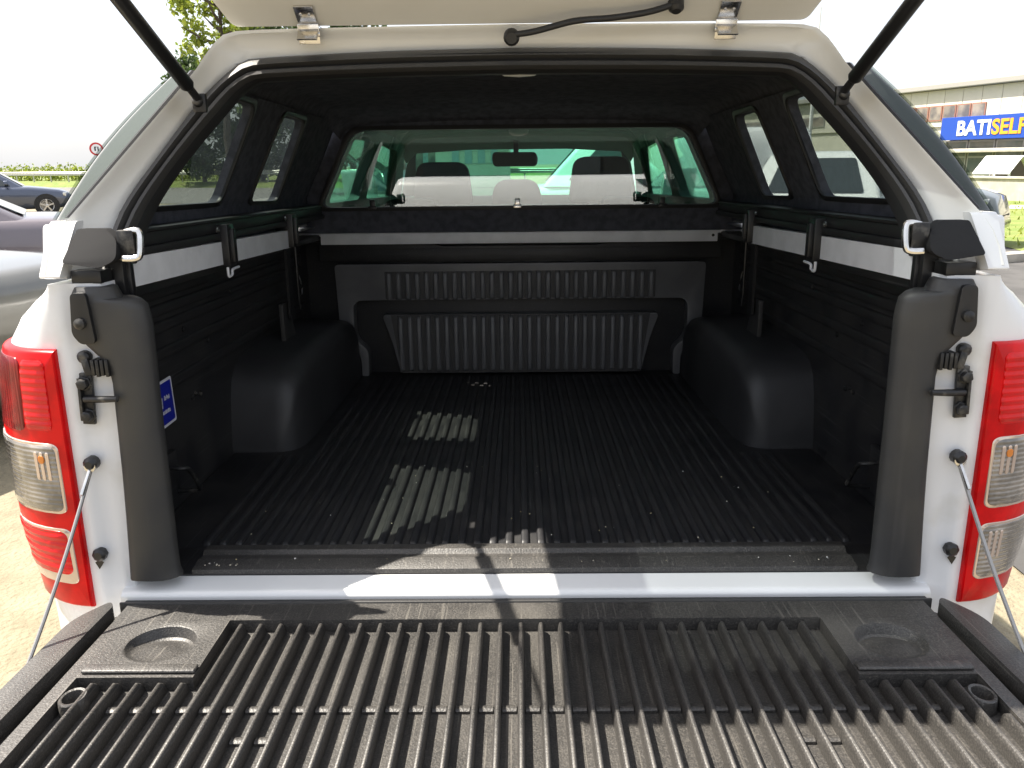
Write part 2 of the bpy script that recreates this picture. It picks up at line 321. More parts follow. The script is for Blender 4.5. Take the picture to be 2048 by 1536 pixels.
# ================================================================== PICKUP TRUCK (truck frame: y = 0 at the rear sill, bed floor z = 0)
truck = thing('pickup_truck', 'white pickup truck with open tailgate and black ribbed bed liner', 'pickup truck', RAKE)
WT = [(-.45, .84), (-.2, .885), (-.04, .89), (.1, .915), (.26, .92), (.38, .905), (.42, .89), (.46, .86), (.49, .82), (.51, .78), (.522, .752)]
def corner(z, th, off=0):
    a = interp(WT, z)-.748; s, c = math.sin(th), math.cos(th)
    return (.748+a*s+off*s, .16*(1-c)-off*c, z)
ZL = [-.45, -.3, -.2, -.1, -.04, .05, .1, .18, .26, .32, .38, .42, .44, .46, .475, .49, .50, .51, .517, .522]
def mir(p, s): return (p[0]*s, p[1], p[2])
for s in (-1, 1):
    b = MB(); rows = []
    for z in ZL:
        k = min(1, max(0, (.53-z)/.1)); inner = .668-.012*min(1, max(0, (.25-z)/.25))*-1
        r = [(inner, .09, z), (inner, .022, z), (inner+.004, .014, z), (.700, .010, z), (.722, .008, z), (.728, .002, z), (.742, .0, z)]
        r += [corner(z, rad(t)) for t in range(0, 91, 10)]
        w = interp(WT, z)
        r += [(w, .5, z), (w, 1.62, z)]
        rows.append([mir(p, s) for p in r])
    b.loft(rows, closed=False)
    # rail top
    top = rows[-1]; b.add(top+[mir((.70, 1.62, .522), s), mir((.668, .09, .522), s)], [tuple(range(len(top)+2))])
    bc = b.build('body_corner', 'jamb', truck, smooth=50)
    # cab side and bonnet side, one continuous white panel forward of the bed
    b = MB(); YS = [1.66, 2.4, 3.4, 4.1, 4.7, 5.05]
    b.loft([[mir((interp(WT, z)*f, y, z), s) for z in ZL[:16]] for y, f in zip(YS, (1, 1, 1, .99, .95, .80))], closed=False)
    b.build('cab_side', 'white', truck, smooth=50)
    # wheels
    for yw in (1.12, 4.34):
        wh = MB().lathe([(.20, -.12), (.36, -.12), (.385, -.08), (.385, .08), (.36, .12), (.20, .12)], (s*.82, yw, -.445), (1, 0, 0), 36).build('wheel', 'tyre', truck)
        r_ = MB().lathe([(.03, .0), (.23, .02), (.235, -.02)], (s*.945, yw, -.445), (s, 0, 0), 30).build('rim', 'rim', wh)
    # latch striker on the jamb
    st = MB()
    st.lathe([(.011, 0), (.011, .010), (.006, .014)], (s*.708, .010, .404), (0, -1, 0), 12)
    st.bar((s*.706, -.001, .402), (s*.700, -.003, .375), .012, .006, (0, 1, 0))
    for q in range(4): st.box(*sorted((s*(.664+q*.0075), s*(.6695+q*.0075))), -.012, .012, .374+.002*(q % 2), .402)
    st.bar((s*.708, .001, .378), (s*.713, .001, .292), .020, .007, (0, 1, 0))
    st.bar((s*.716, -.003, .372), (s*.719, -.003, .300), .005, .016, (0, 1, 0))
    for zz in (.362, .308): st.lathe([(.0125, 0), (.0125, .004), (.0095, .004), (.0095, .013), (.006, .014)], (s*.710, -.002, zz), (0, -1, 0), 6)
    st.tube([(s*.712, -.006, .336), (s*.684, -.012, .337), (s*.652, -.018, .339)], [.006, .006, .005], 10)
    st.build('latch_striker', 'blackgrey', truck, smooth=25, bevel=.0012)
    MB().lathe([(.012, 0), (.012, .01), (.007, .014)], (s*.728, .0045, .058), (0, -1, 0), 8).add([(s*.728, -.004, .05), (s*.738, -.002, .043), (s*.732, -.002, .03), (s*.722, -.003, .044)], [(0, 1, 2, 3)]).build('rubber_buffer', 'black', truck)
    # tailgate support cable with its eye
    cb = MB(); P0, P1 = Vector((s*.716, -.006, .222)), Vector((s*.750, -.205, -.034))
    cb.tube([P0.lerp(P1, t)+Vector((0, 0, -.010*math.sin(math.pi*t))) for t in [i/12 for i in range(13)]], .0032, 8)
    cab_ = cb.build('support_cable', 'steel', truck)
    MB().bar(P0, P0.lerp(P1, .16), .009, .005, (1, 0, 0)).lathe([(.010, 0), (.010, .005)], P0+Vector((0, -.004, 0)), (0, -1, 0), 14).build('cable_eye', 'chrome', cab_, bevel=.001)
    MB().lathe([(.012, 0), (.012, .012), (.006, .018)], P0+Vector((0, .006, .004)), (0, -1, 0), 12).build('cable_bolt', 'black', cab_)
    # lamp cluster
    def surf(t, z, off): return mir(corner(z, rad(t), off), s)
    def pad(name, mat, outline, e0, e1, parent, inset=.94, smooth=40, label=None, wav=0):
        o2 = []
        for i in range(len(outline)):
            a, b_ = outline[i], outline[(i+1) % len(outline)]; n_ = max(1, int(max(abs(a[0]-b_[0])/6, abs(a[1]-b_[1])/.03)))
            o2 += [(a[0]+(b_[0]-a[0])*k/n_, a[1]+(b_[1]-a[1])*k/n_) for k in range(n_)]
        outline = o2
        b = MB(); cx = sum(p[0] for p in outline)/len(outline); cz = sum(p[1] for p in outline)/len(outline); rings = []
        for sc_, off in ((1, e0-.012), (1, e0), ((1+inset)/2, e0+(e1-e0)*.8), (inset, e1), (.75, e1), (.5, e1), (.25, e1), (.02, e1)):
            rings.append([surf(cx+(p[0]-cx)*sc_, cz+(p[1]-cz)*sc_, off+(wav*math.sin((cz+(p[1]-cz)*sc_)*420) if sc_ < inset else 0)) for p in outline])
        b.loft(rings); return b.build(name, mat, parent, smooth, label=label)
    lt = pad('tail_light', 'red', rpoly([(0.3, -.040), (.3, .418), (85, .418), (85, .13), (62, .108), (58, .01), (46, -.036)], [.006, .006, .01, .01, .01, .01, .02], 4), .004, .012, truck,
             inset=.97, label='red %s tail light with %s' % (('left', 'clear middle and ribbed red lower lens') if s < 0 else ('right', 'two clear lower lenses')))
    def rr(t0, t1, z0, z1, rt=5, rz=.012):
        o = []
        for (cx, cz, a0) in ((t1-rt, z1-rz, 0), (t0+rt, z1-rz, 90), (t0+rt, z0+rz, 180), (t1-rt, z0+rz, 270)):
            for k in range(6):
                a = rad(a0+k*18); o.append((cx+rt*math.cos(a), cz+rz*math.sin(a)))
        # subdivide the long sides
        out = []
        for i in range(len(o)):
            a, b_ = o[i], o[(i+1) % len(o)]; n_ = 4 if abs(a[0]-b_[0])+300*abs(a[1]-b_[1]) > 12 else 1
            out += [(a[0]+(b_[0]-a[0])*k/n_, a[1]+(b_[1]-a[1])*k/n_) for k in range(n_)]
        return out
    pad('upper_lens', 'reddark', rr(25, 84, .278, .404), .0105, .0132, lt, inset=.98)
    pad('bright_strip', 'redrib', rr(7, 24, .282, .402, 3, .01), .0105, .0135, lt, inset=.95)
    pad('lens_rim', 'lensrim', rr(5.5, 84, .136, .262), .0105, .0135, lt, inset=.98)
    pad('reversing_lens', 'clear', rr(7, 83.5, .1405, .2575, 5, .011), .0125, .0145, lt, inset=.98)
    for q in range(3): pad('reflector_bar', 'lensrim', rr(11+q*3.6, 13.0+q*3.6, .196, .246, .8, .003), .0142, .0152, lt)
    pad('bulb', 'amber', rr(14, 17.5, .226, .240, 1.5, .005), .0153, .0158, lt)
    pad('lens_rim', 'lensrim', rr(5.5, 60, .006, .110), .0105, .0135, lt, inset=.98)
    if s < 0: pad('lower_lens', 'redrib', rr(8, 59, .024, .105, 5, .011), .0125, .0145, lt, wav=.0008, inset=.98)
    else:
        pad('lower_lens', 'clear', rr(7, 59, .0105, .1055, 5, .011), .0125, .0145, lt, inset=.98)
        for q in range(3): pad('reflector_bar', 'lensrim', rr(11+q*3.6, 13.0+q*3.6, .045, .095, .8, .003), .0142, .0152, lt)
# sill between the corners
MB().prism(rpoly([(-.007, -.085), (.044, -.085), (.044, -.006), (.026, -.009), (.000, -.013), (-.007, -.020)], [0, 0, .003, .01, .012, .004], 4), lambda u, v, w: (w, u, v), -.70, .70).build('sill', 'white', truck, smooth=40)
MB().box(-.84, .84, -.09, .1, -.45, -.20).build('rear_bumper', 'white', truck, bevel=.02)
# ---------------------------------------------------------------- bed liner
def rib_mesh(name, wb, wt, h, L, mat, e=.012):
    b = MB(); sec = [(-wb, 0), (-(wb+wt)/2-.0004, h*.6), (-wt, h*.93), (-wt*.5, h), (wt*.5, h), (wt, h*.93), ((wb+wt)/2+.0004, h*.6), (wb, 0)]
    b.loft([[(x*k, y, z*q) for x, z in sec] for y, q, k in ((0, .05, .8), (e*.4, .7, .95), (e, 1, 1), (L-e, 1, 1), (L-e*.4, .7, .95), (L, .05, .8))])
    return b.mesh(name, mat, smooth=50)
fl = MB().box(-.75, .75, .15, 1.606, -.06, -.008)
lip = MB().prism([(.1495, -.008), (.1495, .001), (.140, .003), (.128, .012), (.106, .013), (.098, .006), (.088, .006), (.080, .009), (.046, .003), (.045, -.03), (.1495, -.03)], lambda u, v, w: (w, u, v), -.595, .595)
fl.box(-.68, .68, .0455, .1498, -.06, -.0045)
lip.build('bed_lip', 'gate', truck, smooth=30, bevel=.0015)
floor = fl.build('bed_floor', 'liner', truck, smooth=30, bevel=.0015)
rl = rib_mesh('rib', .0085, .0055, .0085, 1.36, 'liner'); rs = rib_mesh('rib', .0085, .0055, .0085, .52, 'liner')
for k in range(-20, 21):
    x = .031*k+.004
    if abs(x) < .545: link('rib', rl, floor, loc=(x, .158, -.0082))
    elif abs(x) < .64: link('rib', rs, floor, loc=(x, .165, -.0082))
for s in (-1, 1):
    # side wall of the liner with its pressed ridges
    w = MB()
    w.prism([(.05, -.02), (1.58, -.02), (1.58, .49), (.05, .49)], lambda u, v, q: (s*(.752+q), u, v), 0, .02)
    wall = w.build('bed_wall', 'liner', truck, smooth=0)
    rg = rib_mesh('ridge', .013, .009, .006, 1.3, 'liner', .03)
    for z in (.455, .42, .385, .33, .26):
        o = link('ridge', rg, wall, loc=(s*.752, .20, z)); o.rotation_euler = (0, -s*math.pi/2, 0)
    MB().prism([(.05, .478), (1.58, .478), (1.58, .496), (.05, .496)], lambda u, v, q: (s*q, u, v), .69, .755).build('bed_rail_flange', 'liner', truck, bevel=.003)
    # wheel arch
    rows = []
    for y, h_, xi in ((.715, -.006, .640), (.722, .06, .618), (.735, .12, .600), (.752, .165, .590), (.78, .195, .582), (.82, .210, .578), (.90, .217, .576), (1.15, .220, .575), (1.40, .217, .575), (1.50, .205, .576), (1.56, .16, .580), (1.604, .09, .585)):
        hh = max(h_, .0); r_ = min(.05, hh*.45+.004); cz = hh-r_
        pr = [(.754, -.01), (.754, hh+.012), (.70, hh+.004)]+[(xi+r_-r_*math.sin(rad(q)), cz+r_*math.cos(rad(q))) for q in range(0, 91, 15)]+[(xi-.004, -.01)]
        rows.append([mir((x, y, z), s) for x, z in pr])
    MB().loft(rows).build('wheel_arch', 'arch', truck, smooth=60)
    # tie-down hook low on the wall
    MB().tube(catmull([(s*.748, .285, .112), (s*.705, .285, .108), (s*.690, .30, .10), (s*.690, .335, .055), (s*.695, .345, .038), (s*.745, .345, .034)], 4), .0048, 8).build('tie_down_loop', 'blackgrey', truck)
    MB().box(*sorted((s*.738, s*.7519)), .27, .36, .025, .125).build('tie_down_plate', 'liner', truck, bevel=.003)
    for (yy, zz) in ((.50, .20), (.52, .205), (.545, .198), (.49, .36), (.66, .39), (.62, .31), (.80, .40)):
        MB().lathe([(.006, 0), (.006, .004), (.003, .006)], (s*.752, yy, zz), (-s, 0, 0), 8).build('rivet', 'blackgrey', truck)
    # pillar trim at the tail end of the liner
    XO = [(.010, .684), (.10, .678), (.2, .673), (.36, .668), (.385, .671), (.405, .684), (.424, .702), (.440, .714), (.50, .718), (.517, .708)]
    XI = [(.010, .598), (.02, .601), (.03, .602), (.06, .602), (.30, .600), (.46, .597), (.487, .602), (.496, .612), (.499, .640), (.517, .648)]
    rows = []
    for z in (.010, .014, .02, .03, .06, .12, .2, .28, .33, .36, .375, .39, .405, .415, .424, .432, .440, .455, .47, .480, .487, .492, .496, .4975, .499, .507, .513, .517):
        xo, xi = interp(XO, z), interp(XI, z); k = min(1, (.519-z)/.012)
        pr = [(xo, .022), (xo-.001, .002), (xo-.006, -.005*k), (xo-.018, -.008*k), (xo-(xo-xi)*.5, -.009*k), (xi+.026, -.007*k), (xi+.014, -.002), (xi+.005, .006), (xi, .018), (xi+.004, .03), (xi+.030, .06), (xi+.058, .10), (.751, .10), (.751, .022)]
        rows.append([mir((x, y, z), s) for x, y in pr])
    t = MB().loft(rows).build('pillar_trim', 'trim', truck, smooth=50)
    MB().prism(rpoly([(.706, .51), (.682, .51), (.676, .43), (.700, .428), (.712, .445)], .008), lambda u, v, q: (s*u, q, v), -.016, -.004).build('end_cap', 'black', t, bevel=.005, seg=3)
    MB().lathe([(.009, 0), (.009, .006), (.004, .009)], (s*.695, -.016, .462), (0, -1, 0), 10).build('screw', 'blackgrey', t)
b = MB(); rd = random.Random(5)
for k in range(60):
    x, y = rd.uniform(-.58, .58), rd.choice((rd.uniform(.052, .078), rd.uniform(.16, .6))); r_ = rd.uniform(.0008, .0022); z = .009 if y < .1 else .0006
    if k < 9: x, y, z = -.545+rd.uniform(-.03, .03), .06+rd.uniform(-.006, .006), .0065
    b.lathe([(r_*.3, -r_*.2), (r_, 0), (r_*.7, r_*.7), (r_*.1, r_)], (x, y, z), (rd.uniform(-.3, .3), rd.uniform(-.3, .3), 1), 6)
M['grit'] = pbr('grit', (.36, .30, .16), .9, col2=(.5, .5, .48), vscale=30)
gr_ = b.build('grit', 'grit', truck, smooth=0); gr_['kind'] = 'stuff'
# ---------------------------------------------------------------- bulkhead
bk = MB().box(-.78, .78, 1.605, 1.63, -.05, .50)
bk.box(-.70, .70, 1.56, 1.606, .405, .442)
bk.prism(rpoly([(-.70, .4421), (.70, .4421), (.70, .462), (.30, .462), (.27, .452), (-.27, .452), (-.30, .462), (-.70, .462)], .003), lambda u, v, q: (u, q, v), 1.558, 1.606)
bk.box(-.78, .78, 1.555, 1.64, .4622, .4685)  # strip added to close the slot where sun leaked onto the floor
bulk = bk.build('bulkhead', 'liner', truck, smooth=30, bevel=.004)  # darker plastic than the raised parts paints the recess as shaded
fo = rpoly([(-.572, -.008), (-.572, .072), (-.640, .135), (-.648, .392), (.648, .392), (.640, .135), (.572, .072), (.572, -.008), (.548, -.008), (.545, .085), (.592, .128), (.590, .266), (-.590, .266), (-.592, .128), (-.545, .085), (-.548, -.008)],
           [.004, .03, .03, .015, .015, .03, .03, .004, .004, .02, .03, .035, .035, .03, .02, .004], 5)
MB().prism(fo, lambda u, v, q: (u, q, v), 1.548, 1.606).build('raised_frame', 'bulk', bulk, smooth=40, bevel=.007, seg=3)
lp = rpoly([(-.432, .0), (.432, .0), (.462, .13), (.492, .213), (-.492, .213), (-.462, .13)], [.01, .01, .04, .02, .02, .04], 5)
MB().prism(lp, lambda u, v, q: (u, q, v), 1.553, 1.606).build('lower_panel', 'bulk', bulk, smooth=40, bevel=.008, seg=3)
MB().box(-.474, .474, 1.5470, 1.5485, .271, .366).build('rib_gap_shade', 'liner', bulk, smooth=0)  # dark sheet imitates the shade in the gaps between the ribs
MB().prism([(-.430, .001), (.430, .001), (.446, .12), (.460, .2125), (-.460, .2125), (-.446, .12)], lambda u, v, q: (u, q, v), 1.5518, 1.5535).build('rib_gap_shade', 'liner', bulk, smooth=0)  # same painted gap shade; the paler margins stand in for chamfer highlights
ru = rib_mesh('rib', .0095, .006, .009, .098, 'bulk', .008); rw = rib_mesh('rib', .0095, .006, .009, .200, 'bulk', .01)
for k in range(-14, 15):
    x = .0328*k
    o = link('rib', ru, bulk, loc=(x, 1.5475, .267)); o.rotation_euler = (math.pi/2, 0, 0); o.rotation_euler = Matrix(((1, 0, 0), (0, 0, -1), (0, 1, 0))).to_euler()
    if abs(x) < .43:
        o = link('rib', rw, bulk, loc=(x, 1.5525, .008)); o.rotation_euler = Matrix(((1, 0, 0), (0, 0, -1), (0, 1, 0))).to_euler()
# ---------------------------------------------------------------- tailgate
tg = MB().prism(rpoly([(-.70, -.034), (.70, -.034), (.745, -.10), (.745, -.53), (-.745, -.53), (-.745, -.10)], [.01, .01, .03, .03, .03, .03]), lambda u, v, q: (u, v, q), -.106, -.056).build('tailgate', 'white', truck, smooth=40, bevel=.008)
TZ = -.020; VZ = -.042
b = MB().prism(rpoly([(-.695, -.030), (.695, -.030), (.738, -.10), (.738, -.52), (-.738, -.52), (-.738, -.10)], [.01, .01, .03, .02, .02, .03]), lambda u, v, q: (u, v, q), -.0558, VZ)
b.build('gate_liner', 'gate', tg, smooth=30)
MB().box(-.674, .674, -.085, -.034, VZ+.0005, TZ).build('rear_band', 'gate', tg, smooth=0)
MB().box(-.69, .69, -.0335, -.0285, VZ+.0005, TZ+.003).build('hinge_strip', 'rubberg', tg, bevel=.002)
MB().box(-.69, .69, -.0280, -.0085, -.08, -.026).build('hinge_gap_seal', 'rubber', tg)
for s in (-1, 1):
    MB().prism(rpoly([(s*.702, -.036), (s*.738, -.095), (s*.738, -.52), (s*.700, -.52), (s*.690, -.05)], [.01, .03, .01, .01, .01]), lambda u, v, q: (u, v, q), VZ+.0005, -.012).build('side_border', 'gate', tg, bevel=.005)
    MB().box(*sorted((s*.652, s*.673)), -.52, -.0855, VZ+.0005, TZ).build('inner_border', 'gate', tg, smooth=0)
    # flat corner panel with its round cup recess
    cx, cy_, R_ = s*.567, -.152, .052
    b = MB(); n = 48; x0, x1, y0, y1 = cx-.0848, cx+.0848, -.240, -.0852
    def sq(a):
        c, d = math.cos(a), math.sin(a); k = min(((x1-cx) if c > 0 else (cx-x0))/max(1e-6, abs(c)), ((y1-cy_) if d > 0 else (cy_-y0))/max(1e-6, abs(d)))
        return (cx+c*k, cy_+d*k)
    A = sorted([2*math.pi*k/n for k in range(n)]+[math.atan2(yy-cy_, xx-cx) % (2*math.pi) for xx in (x0, x1) for yy in (y0, y1)])
    rings = [[(*sq(a), VZ+.0005) for a in A], [(*sq(a), TZ) for a in A]]
    for r_, d_ in ((R_+.004, 0), (R_+.001, .001), (R_-.002, .009), (R_-.005, .018), (R_-.010, .0215), (.025, .0165), (.001, .0125)):
        rings.append([(cx+r_*math.cos(a), cy_+r_*math.sin(a)*.95, TZ-d_*(.55+.45*math.sin(a)*r_/R_)) for a in A])
    b.loft(rings).build('cup_panel', 'gate', tg, smooth=40)
    MB().box(cx-.083, cx+.0845, -.233, -.214, TZ+.0005, TZ+.006).build('panel_bar', 'gate', tg, bevel=.004, seg=3)
    # oval drain pocket
    b = MB(); rings = []
    for k_, z_ in ((1.15, VZ+.0005), (1.1, TZ-.002), (1.0, TZ), (.82, TZ-.001), (.7, VZ+.002), (.1, VZ+.002)):
        rings.append([(s*.634+.0165*k_*math.cos(a), -.283+.020*k_*math.sin(a), z_) for a in [math.pi*q/12 for q in range(24)]])
    b.loft(rings).build('drain_pocket', 'gate', tg, smooth=40)
rg1 = rib_mesh('rib', .0050, .0030, .0222, .428, 'gate', .010); rg2 = rib_mesh('rib', .0050, .0030, .0222, .275, 'gate', .014); rg3 = rib_mesh('rib', .0050, .0030, .0222, .20, 'gate', .014)
cl = MB().prism([(-.008, 0), (-.008, .0040), (-.005, .0060), (.002, .0062), (.0085, .0018), (.0085, 0)], lambda u, v, q: (q, u, v), -.0098, .0098).mesh('cross_bar', 'gate', smooth=40)
for k in range(-20, 20):
    x = .0325*k+.027
    if abs(x) < .480: link('rib', rg1, tg, loc=(x, -.514, VZ-.0002))
    elif abs(x) < .628: link('rib', rg2, tg, loc=(x, -.514, VZ-.0002))
    elif abs(x) < .66: link('rib', rg3, tg, loc=(x, -.514, VZ-.0002))
    if abs(x+.016) < .60: link('cross_bar', cl, tg, loc=(x+.01625, -.288, VZ+.0002))
    if k in (-13, -12, 10, 11): link('cross_bar', cl, tg, loc=(x+.01625, -.352, VZ+.0002))
# ---------------------------------------------------------------- sticker on the bed wall
stk = MB().prism(rpoly([(.235, .177), (.393, .181), (.387, .280), (.229, .276)], .006), lambda u, v, q: (-.752+q, u, v), .0066, .0074).build('sticker', 'print', truck, smooth=0, label='blue sticker with white border and small white print on left bed wall')
MB().prism(rpoly([(.240, .183), (.387, .187), (.381, .274), (.235, .270)], .004), lambda u, v, q: (-.752+q, u, v), .0075, .0079).build('sticker_face', 'blue', stk, smooth=0)
b = MB()
for (u0, u1, v0_, v1_) in ((.318, .322, .222, .244), (.324, .328, .222, .244), (.330, .334, .222, .244), (.318, .334, .2285, .2315), (.318, .334, .2375, .2395),
                           (.344, .347, .236, .246), (.349, .352, .236, .243), (.354, .357, .238, .246), (.359, .363, .236, .243), (.365, .368, .236, .245),
                           (.320, .324, .208, .215), (.326, .329, .208, .216), (.331, .336, .208, .215), (.338, .341, .208, .215), (.343, .348, .208, .216), (.350, .353, .208, .215), (.355, .360, .208, .216), (.362, .366, .208, .215)):
    b.box(-.7439, -.7436, u0, u1, v0_, v1_)
b.build('sticker_print', 'print', stk, smooth=0)
# ---------------------------------------------------------------- cab
def cabplate(name, mat, outer, holes, fn, w0, w1, parent=truck): return MB().prism(outer, fn, w0, w1, holes).build(name, mat, parent, smooth=30)
bw = rpoly([(-.755, .55), (.755, .55), (.635, .905), (-.635, .905)], .05)
cabplate('cab_rear_panel', 'white', [(-.90, -.4), (.90, -.4), (.90, .5), (.78, .60), (.62, .97), (-.62, .97), (-.78, .60), (-.90, .5)], [bw], lambda u, v, q: (u, 1.72+q+.12*max(0, v-.5), v), 0, .03)
MB().prism(rpoly([(-.768, .54), (.768, .54), (.645, .916), (-.645, .916)], .05), lambda u, v, q: (u, 1.716+q+.12*max(0, v-.5), v), -.002, .002).build('cab_rear_window', M['green'], truck, smooth=0)
roof = MB().loft([[(x, y, z+zo) for x, z in [(-.70, .86), (-.66, .93), (-.60, .965), (-.3, .985), (0, .99), (.3, .985), (.60, .965), (.66, .93), (.70, .86)]] for y, zo in ((1.76, -.02), (2.1, .0), (3.2, .0), (3.75, -.04), (3.95, -.09))], closed=False).build('cab_roof', 'white', truck, smooth=50)
MB().loft([[(x, y, z+zo) for x, z in [(-.70, .84), (-.64, .90), (-.3, .92), (.3, .92), (.64, .90), (.70, .84)]] for y, zo in ((1.76, -.03), (2.1, .0), (3.2, .0), (3.75, -.03), (3.93, -.065))], closed=False).build('cab_headlining', 'cabroof', truck, smooth=50)
for s in (-1, 1):
    fn = lambda u, v, q: (s*(.79-.36*max(0, v-.55)+q), u, v)
    h1 = rpoly([(1.98, .59), (2.62, .59), (2.60, .85), (2.12, .84)], .05); h2 = rpoly([(2.78, .59), (3.72, .58), (3.35, .83), (2.78, .85)], .05)
    cabplate('cab_door_frame', 'cabdark', [(1.74, .45), (4.15, .45), (4.1, .56), (3.5, .90), (1.80, .90), (1.74, .6)], [h1, h2], fn, -.02, .03)
    for h in (h1, h2): MB().prism(h, fn, .004, .008).build('cab_side_window', M['green'], truck, smooth=0)
    MB().prism(rpoly([(3.62, .56), (3.86, .56), (3.86, .72), (3.62, .74)], .04), lambda u, v, q: (s*(.86+ (v-.56)*.1 + .16*(u-3.62)/.24*0 + q), 3.7+(u-3.62)*.3, v), 0, .19).build('door_mirror', 'white', truck, smooth=40, bevel=.015)
ws = rpoly([(-.70, .56), (.70, .56), (.645, .868), (-.645, .868)], .06)
cabplate('windscreen_frame', 'cabdark', [(-.82, .4), (.82, .4), (.80, .56), (.66, .93), (-.66, .93), (-.80, .56)], [ws], lambda u, v, q: (u, 4.35-1.25*(v-.55)+q, v), 0, .03)
MB().prism(rpoly([(-.73, .55), (.73, .55), (.67, .88), (-.67, .88)], .06), lambda u, v, q: (u, 4.39-1.25*(v-.55)+q, v), 0, .004).build('windscreen', M['green'], truck, smooth=0)
MB().prism(rpoly([(3.75, .35), (4.34, .35), (4.34, .555), (3.9, .58), (3.75, .52)], .05), lambda u, v, q: (q, u, v), -.78, .78).build('dashboard', 'cabdark', truck, smooth=40)
MB().loft([[(x, y, z) for x, z in ((-.80, zz-.06), (-.6, zz), (0, zz+.02), (.6, zz), (.80, zz-.06))] for y, zz in ((4.3, .50), (4.7, .46), (5.0, .38), (5.08, .2))], closed=False).build('bonnet', 'white', truck, smooth=60)
MB().prism(rpoly([(-.145, .748), (.105, .748), (.115, .79), (.100, .828), (-.150, .83), (-.158, .79)], .018), lambda u, v, q: (u, 3.62+q, v), 0, .03).box(-.03, .0, 3.65, 3.75, .80, .90).build('rear_view_mirror', 'cabdark', truck, smooth=40, bevel=.006)
def seat(x, y, w, ztop, zb, wb):
    st = MB().prism(rpoly([(x-wb, -.05), (x+wb, -.05), (x+wb*.9, zb), (x-wb*.9, zb)], .09), lambda u, v, q: (u, y+q+.18*(v), v), 0, .14).build('seat', 'seat', truck, smooth=40, bevel=.03, seg=3)
    MB().prism(rpoly([(x-w, zb+.03), (x+w, zb+.03), (x+w*.84, ztop), (x-w*.84, ztop)], [.03, .03, .06, .06]), lambda u, v, q: (u, y+.10+q, v), 0, .12).tube([(x-.06, y+.15, zb-.02), (x-.06, y+.15, zb+.06)], .008).tube([(x+.06, y+.15, zb-.02), (x+.06, y+.15, zb+.06)], .008).build('headrest', 'seat', st, smooth=40, bevel=.025, seg=3)
seat(-.40, 2.95, .155, .765, .52, .26); seat(.43, 2.95, .165, .785, .52, .26)
seat(-.01, 2.02, .11, .675, .50, .20); seat(-.45, 2.02, .12, .60, .50, .23); seat(.45, 2.02, .12, .60, .50, .23)

# ================================================================== CANOPY
can = thing('truck_canopy', 'white hard-top canopy with raised rear hatch and black carpeted inside', 'canopy', RAKE)
def ry(z): return .9*(z-.55)
O_ = [(.748, .540), (.752, .57), (.748, .605), (.735, .625), (.665, .745), (.594, .869), (.578, .912), (.560, .940), (.535, .952), (.40, .956), (0, .960)]
S_ = [(.656, .540), (.655, .585), (.648, .642), (.612, .722), (.566, .814), (.535, .858), (.510, .883), (.480, .893), (.25, .904), (0, .908)]
I_ = [(.632, .548), (.630, .592), (.619, .645), (.586, .718), (.540, .796), (.512, .838), (.488, .855), (.455, .861), (.25, .868), (0, .871)]
def half(pts, n=40): return resample([(p[0], p[1], 0) for p in catmull([(a, b_, 0) for a, b_ in pts], 5)], n)
def ring(pts, dy=0, n=40):
    h = half(pts, n); r = [(p.x, ry(p.y)+dy, p.y) for p in h]
    return r+[(-x, y, z) for x, y, z in r[-2::-1]]
def mixr(a, b_, t, dy=0): return [(p[0]+(q[0]-p[0])*t, p[1]+(q[1]-p[1])*t+dy, p[2]+(q[2]-p[2])*t) for p, q in zip(a, b_)]
CP0 = Vector((0, -1.256, .676))
def deeper(r, d): return [tuple(CP0+(Vector(p)-CP0)*(1+d/(p[1]+1.256))) for p in r]       # the seal lies deeper in than the outer rim
Or, Sr, Ir = ring(O_), deeper(ring(S_), .06), deeper(ring(I_), .06)
MB().loft([mixr(Or, Sr, .0, .10), mixr(Or, Sr, .0, .012), mixr(Or, Sr, .03, 0), mixr(Or, Sr, .14, .0), mixr(Or, Sr, .22, .006), mixr(Or, Sr, .70, .008), mixr(Or, Sr, .90, .008), mixr(Or, Sr, 1.0, .010), mixr(Or, Sr, 1.02, .06)], closed=False).build('rear_frame', 'gelcoat', can, smooth=50)
MB().loft([mixr(Sr, Ir, -.06, .014), mixr(Sr, Ir, -.04, -.004), mixr(Sr, Ir, .10, -.012), mixr(Sr, Ir, .36, -.012), mixr(Sr, Ir, .46, -.002), mixr(Sr, Ir, .55, .006), mixr(Sr, Ir, .66, -.004), mixr(Sr, Ir, .85, -.002), mixr(Sr, Ir, 1.0, .012), mixr(Sr, Ir, 1.0, .05)], closed=False).build('rubber_seal', 'rubberg', can, smooth=40)
MB().loft([mixr(Sr, Ir, .98, .02), mixr(Sr, Ir, 1.12, .035), mixr(Sr, Ir, 1.15, .06), mixr(Sr, Ir, .8, .07)], closed=False).build('inner_edge_trim', 'rubber', can, smooth=40)
